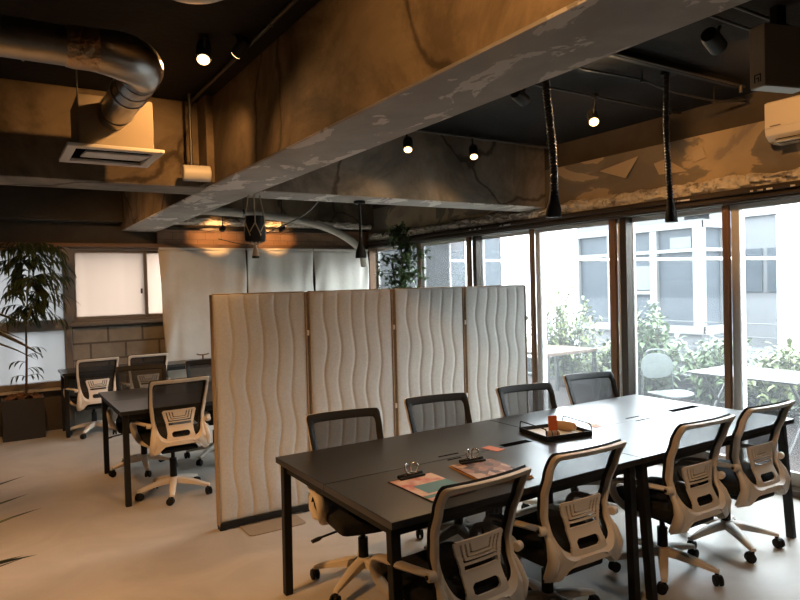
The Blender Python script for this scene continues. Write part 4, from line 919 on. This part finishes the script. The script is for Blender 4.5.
# ------------------------------------------------------------------ terrace and the buildings across
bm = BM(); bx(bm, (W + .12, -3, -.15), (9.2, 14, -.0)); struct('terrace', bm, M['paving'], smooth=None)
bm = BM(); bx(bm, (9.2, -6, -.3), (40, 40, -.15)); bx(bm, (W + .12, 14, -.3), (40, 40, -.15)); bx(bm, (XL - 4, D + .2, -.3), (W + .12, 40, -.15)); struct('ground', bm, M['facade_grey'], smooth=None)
bm = BM(); bx(bm, (7.3, -2, 0), (7.42, 14, .30)); struct('planting_kerb', bm, M['facade_grey'], smooth=None)
FX = 10.0; CY = 6.37
ob = thing('office_building', 'white office building with big blue-grey windows across the terrace', 'building', (FX, 10, -.15))
def part(name, m, boxes, parent, org=(FX, 10, -.15), bev=0):
    bm = BM()
    for a, b in boxes: bx(bm, [a[i] - org[i] for i in range(3)], [b[i] - org[i] for i in range(3)])
    return obj(name, bm, m, parent, None, bev)
part('wall', M['facade'], [((FX + .05, 9.05, -.15), (FX + .3, 20, 3.0))], ob)
part('upper_wall', M['facade_grey'], [((FX, CY, 2.42), (FX + .3, 9.05, 2.50)), ((FX, CY, .10), (FX + .3, 9.05, .66)), ((FX + .3, CY, 2.42), (FX + 1.12, CY + .25, 2.50)), ((FX + .3, CY, .10), (FX + 1.12, CY + .25, .66)), ((FX + .02, CY + .02, 2.50), (FX + .3, 9.05, 3.0)), ((FX + .02, CY + .02, 2.50), (FX + 1.12, CY + .3, 3.0)), ((FX + .10, CY + .02, -.15), (FX + .3, 9.05, .10))], ob)
part('window_band', M['facade_frame'], [((FX - .06, CY - .06, .56), (FX + .02, 9.05, .70)), ((FX - .05, CY - .05, 2.36), (FX + .02, 9.05, 2.47)), ((FX - .04, CY - .04, .60), (FX + .09, CY + .12, 2.45)), ((FX - .03, 7.19, .66), (FX + .06, 7.33, 2.42)), ((FX - .03, 8.15, .66), (FX + .06, 8.27, 2.42)), ((FX - .03, 8.98, .66), (FX + .06, 9.08, 2.42)), ((FX - .025, CY + .01, 1.96), (FX + .05, 9.05, 2.02)), ((FX - .022, 7.3, 1.24), (FX + .05, 7.75, 1.30)),
    ((FX - .04, CY - .05, 2.36), (FX + 1.12, CY + .02, 2.47)), ((FX - .04, CY - .06, .56), (FX + 1.12, CY + .02, .70)), ((FX + 1.06, CY - .045, .60), (FX + 1.14, CY + .10, 2.45)), ((FX + .62, CY - .03, .66), (FX + .72, CY + .05, 2.42)), ((FX + .01, CY - .024, 1.96), (FX + 1.12, CY + .04, 2.02))], ob)
for y0, y1 in ((CY + .12, 7.19), (7.33, 8.15), (8.27, 8.98)):
    w_ = part('window', M['facade_glass'], [((FX + .04, y0, .70), (FX + .08, y1, 2.36))], ob)
part('window', M['facade_glass'], [((FX + .12, CY + .04, .70), (FX + .62, CY + .08, 2.36))], ob); part('window', M['facade_glass'], [((FX + .72, CY + .04, .70), (FX + 1.12, CY + .08, 2.36))], ob)
part('blind', M['blind'], [((FX + .015, 6.55, 2.03), (FX + .035, 6.95, 2.22)), ((FX + .015, 7.36, 1.32), (FX + .035, 7.70, 1.75))], ob)
for y0, y1 in ((11.4, 12.35), (12.75, 13.3), (13.42, 14.0)): part('window', M['facade_glass'], [((FX + .02, y0, .5), (FX + .06, y1, 2.6))], ob)
wb = thing('white_building', 'plain bright white wall of the nearer building at the right edge', 'building', (8.6, 2.0, -.15))
part('wall', M['facade'], [((8.6, -6, -.15), (9.2, 4.42, 3.0))], wb, (8.6, 2, -.15)); part('groove', M['facade_grey'], [((8.594, -6, z), (8.602, 4.42, z + .012)) for z in (.3, .62, .94, 2.3)], wb, (8.6, 2, -.15)); part('window', M['facade_glass'], [((8.585, 1.2, .9), (8.60, 2.2, 2.0))], wb, (8.6, 2, -.15))
gb = thing('grey_building', 'pale grey building seen in the gap between the white walls', 'building', (15, 8.2, -.15))
part('wall', M['facade_grey'], [((15, 3, -.15), (15.4, 14, 3.9))], gb, (15, 8.2, -.15)); part('fascia', M['facade_frame'], [((14.9, 3, 2.9), (15.0, 14, 3.5))], gb, (15, 8.2, -.15))
for y0, y1 in ((8.02, 8.42), (8.48, 9.05), (6.9, 7.9)): part('window', M['facade_glass'], [((14.96, y0, 1.15), (15.0, y1, 2.15))], gb, (15, 8.2, -.15))
up = thing('utility_pipe', 'white horizontal pipe strung across the far side of the terrace', 'pipe', (7.9, 6, 0))
bm = BM(); tube(bm, [(0, -4.5, 1.60), (0, -3.2, 1.64), (0, -1.8, 1.70), (0, .8, 2.08), (0, 7, 2.4)][:0] or [(0, -5, 1.60), (0, 8, 2.13)], .022, 8); obj('pipe_run', bm, M['facade'], up, 50)
bm = BM()
for y, z in ((-4.9, 1.60), (7.9, 2.13)): cyl(bm, (0, y, 0), (0, y, z + .03), .03, seg=10)
obj('post', bm, M['outdoor_grey'], up, 50)
cf = thing('cable_fence', 'low grey post and wire fence along the planting on the terrace', 'fence', (7.55, 5, 0))
for y in (-4, -1.6, .92, 3.4, 6): bm = BM(); bx(bm, (-.02, y - .02, 0), (.02, y + .02, 1.0)); obj('post', bm, M['outdoor_grey'], cf, None, .003)
bm = BM()
for z in (.96, .80, .64): tube(bm, [(0, -4, z), (0, 6, z)], .007, 6)
obj('wire', bm, M['outdoor_grey'], cf, 50)
# planting
def shrub(name, x, y, h, rx, ry, nst, nleaf, m, label, seed, ll=(.07, .13), lw=(.028, .05), z0=0, droop=.4, top=1.0, group='shrubs along the terrace edge'):
    t = thing(name, label, 'plant', (x, y, z0), 0, group); rnd = random.Random(seed); st = BM(); fo = BM()
    for k in range(nst):
        a = rnd.uniform(0, 2 * PI); q = math.sqrt(rnd.random()); hh = h * rnd.uniform(.55, 1.0) * (1 - .25 * q); e = Vector((rx * .9 * q * math.cos(a), ry * .8 * q * math.sin(a), hh))
        pts = spline([(e.x * .25, e.y * .25, 0), (e.x * .55, e.y * .55, hh * .45), (e.x, e.y, hh)], 4); tube(st, pts, [.010 - .007 * i / (len(pts) - 1) for i in range(len(pts))], 5)
        for j in range(int(nleaf * 1.5)):
            s = rnd.uniform(.25, 1.0) if top > .5 else rnd.uniform(.6, 1); i = min(len(pts) - 2, int(s * (len(pts) - 1))); p = pts[i].lerp(pts[i + 1], rnd.random()) + Vector([rnd.gauss(0, .055) for _ in range(3)])
            leaf(fo, p, (rnd.uniform(-1, 1), rnd.uniform(-1, 1), rnd.uniform(-.5, .7)), rnd.uniform(*ll), rnd.uniform(*lw) * 1.15, droop, n=2)
    obj('stems', st, M['stem'], t, 60); obj('foliage', fo, m, t, None); return t
shrub('garden_shrub', 6.95, 6.55, 1.55, .50, .62, 34, 42, M['leaf_out2'], 'tall pale airy shrub beyond the brown terrace table', 1)
shrub('garden_shrub', 6.85, 5.05, 1.42, .42, .55, 26, 36, M['leaf_out'], 'upright leafy shrub behind the mint chair', 2, (.08, .15), (.04, .06))
shrub('garden_shrub', 6.9, 4.15, .98, .45, .55, 34, 40, M['leaf_out'], 'dense low shrub left of the brown window post, before the corner window', 3)
shrub('garden_shrub', 6.95, 3.45, .95, .42, .50, 30, 40, M['leaf_out2'], 'dense low shrub behind the white terrace table', 4)
shrub('garden_shrub', 6.75, 2.75, 1.15, .35, .40, 16, 34, M['leaf_out'], 'thin fine-leaved shrub at the right, against the grey gap', 5, (.09, .16), (.016, .026))
shrub('garden_shrub', 6.6, 1.95, 1.65, .45, .50, 14, 40, M['leaf_out'], 'fine-leaved bamboo-like shrub against the bright white wall', 6, (.09, .17), (.014, .024))
shrub('garden_shrub', 6.2, 2.65, .62, .30, .35, 22, 40, M['leaf_out'], 'low dark green shrub on the brick paving at the right edge', 7)
shrub('garden_shrub', 7.0, 7.9, 1.1, .45, .7, 26, 36, M['leaf_out'], 'shrub at the far end of the terrace behind the screens', 8)
shrub('garden_shrub', 6.9, 5.75, .85, .40, .5, 26, 36, M['leaf_out2'], 'low yellow-green shrub beside the second mint chair', 9)
# terrace furniture
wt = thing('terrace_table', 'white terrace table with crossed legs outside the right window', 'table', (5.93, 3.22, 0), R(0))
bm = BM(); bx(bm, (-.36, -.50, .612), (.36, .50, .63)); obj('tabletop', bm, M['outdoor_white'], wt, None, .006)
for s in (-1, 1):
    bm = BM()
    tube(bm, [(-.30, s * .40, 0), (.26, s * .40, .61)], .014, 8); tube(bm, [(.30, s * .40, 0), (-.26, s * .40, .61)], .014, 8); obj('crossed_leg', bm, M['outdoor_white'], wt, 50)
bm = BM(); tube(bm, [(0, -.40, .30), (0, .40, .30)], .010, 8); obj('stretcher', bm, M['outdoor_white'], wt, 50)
bt = thing('terrace_table', 'teak-topped terrace table with dark legs outside the second window', 'table', (6.15, 6.02, 0))
bm = BM(); bx(bm, (-.45, -.36, .60), (.45, .36, .64)); obj('tabletop', bm, M['teak'], bt, None, .005)
for sx in (-1, 1):
    for sy in (-1, 1): bm = BM(); bx(bm, (sx * .42 - .02, sy * .33 - .02, 0), (sx * .42 + .02, sy * .33 + .02, .60)); obj('leg', bm, M['outdoor_grey'], bt, None, .003)
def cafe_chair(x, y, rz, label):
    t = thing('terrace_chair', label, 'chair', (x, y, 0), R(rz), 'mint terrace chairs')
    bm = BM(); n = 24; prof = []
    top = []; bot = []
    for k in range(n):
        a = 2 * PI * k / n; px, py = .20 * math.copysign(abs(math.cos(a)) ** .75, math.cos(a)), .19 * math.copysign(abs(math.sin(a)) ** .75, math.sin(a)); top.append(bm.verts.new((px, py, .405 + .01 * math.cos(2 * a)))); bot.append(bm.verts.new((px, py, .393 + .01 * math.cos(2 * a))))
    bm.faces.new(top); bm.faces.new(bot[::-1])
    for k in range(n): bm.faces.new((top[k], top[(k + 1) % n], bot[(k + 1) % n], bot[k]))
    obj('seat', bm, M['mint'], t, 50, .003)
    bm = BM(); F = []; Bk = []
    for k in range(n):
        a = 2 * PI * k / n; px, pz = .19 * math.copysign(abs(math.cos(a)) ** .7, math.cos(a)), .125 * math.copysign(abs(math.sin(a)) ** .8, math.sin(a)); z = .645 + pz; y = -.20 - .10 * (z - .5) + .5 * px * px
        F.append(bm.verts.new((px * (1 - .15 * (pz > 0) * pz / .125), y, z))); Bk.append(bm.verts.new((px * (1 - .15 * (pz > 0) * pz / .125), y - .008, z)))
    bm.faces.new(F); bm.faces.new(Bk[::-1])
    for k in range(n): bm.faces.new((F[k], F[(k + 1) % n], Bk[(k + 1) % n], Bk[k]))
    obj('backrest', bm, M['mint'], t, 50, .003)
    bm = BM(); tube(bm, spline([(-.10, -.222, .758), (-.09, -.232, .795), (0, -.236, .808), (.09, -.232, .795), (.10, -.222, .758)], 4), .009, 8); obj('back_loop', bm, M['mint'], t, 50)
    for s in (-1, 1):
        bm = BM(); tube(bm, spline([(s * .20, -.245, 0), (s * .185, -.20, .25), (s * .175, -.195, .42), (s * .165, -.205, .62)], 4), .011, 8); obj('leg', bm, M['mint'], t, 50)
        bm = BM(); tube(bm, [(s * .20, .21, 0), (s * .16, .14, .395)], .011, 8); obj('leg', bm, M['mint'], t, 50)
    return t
cafe_chair(5.56, 3.88, 162, 'pale mint terrace chair beside the white table, behind the long table')
cafe_chair(6.42, 5.18, 22, 'pale mint terrace chair at the teak table, half hidden by the brown window post')
cafe_chair(5.45, 5.95, -80, 'pale mint terrace chair glimpsed in the gap at the right end of the screens')

# ------------------------------------------------------------------ light, world, camera
wd = bpy.data.worlds.new('overcast'); S.world = wd; wd.use_nodes = True; bg = wd.node_tree.nodes['Background']; bg.inputs[0].default_value = (.86, .94, 1.0, 1); bg.inputs[1].default_value = 29
def portal(c, sx, sy, rot):
    l = bpy.data.lights.new('window_portal', 'AREA'); l.shape = 'RECTANGLE'; l.size = sx; l.size_y = sy; l.cycles.is_portal = True
    o = bpy.data.objects.new('window_portal', l); COL.objects.link(o); o.location = c; o.rotation_euler = rot
portal((W + .10, 4.8, 1.05), 2.05, 6.5, (0, R(90), 0))
f, yaw, pitch, roll, ch = 643.2947, .56558764, -.02319383, -.02681711, 1.526674
fw = Vector((math.sin(yaw) * math.cos(pitch), math.cos(yaw) * math.cos(pitch), math.sin(pitch))); r_ = Vector((math.cos(yaw), -math.sin(yaw), 0)); u_ = r_.cross(fw); c, s = math.cos(roll), math.sin(roll)
rr, uu = c * r_ + s * u_, -s * r_ + c * u_
cam = bpy.data.cameras.new('camera'); co = bpy.data.objects.new('camera', cam); COL.objects.link(co)
cam.sensor_width = 36; cam.lens = f * 36 / 800; cam.clip_start = .02; cam.clip_end = 200
co.matrix_world = Matrix(((rr.x, uu.x, -fw.x, 0), (rr.y, uu.y, -fw.y, 0), (rr.z, uu.z, -fw.z, ch), (0, 0, 0, 1)))
S.camera = co
S.view_settings.view_transform = 'Standard'; S.view_settings.look = 'None'; S.view_settings.gamma = 1; S.view_settings.exposure = 0; S.view_settings.use_curve_mapping = False
cy = S.cycles; cy.use_denoising = True; cy.max_bounces = 10; cy.diffuse_bounces = 6; cy.glossy_bounces = 4; cy.transparent_max_bounces = 16; cy.transmission_bounces = 6; cy.sample_clamp_indirect = 6; cy.caustics_reflective = False; cy.caustics_refractive = False; cy.blur_glossy = .5
try: cy.denoiser = 'OPENIMAGEDENOISE'; cy.denoising_input_passes = 'RGB_ALBEDO_NORMAL'; cy.use_adaptive_sampling = False
except Exception: pass
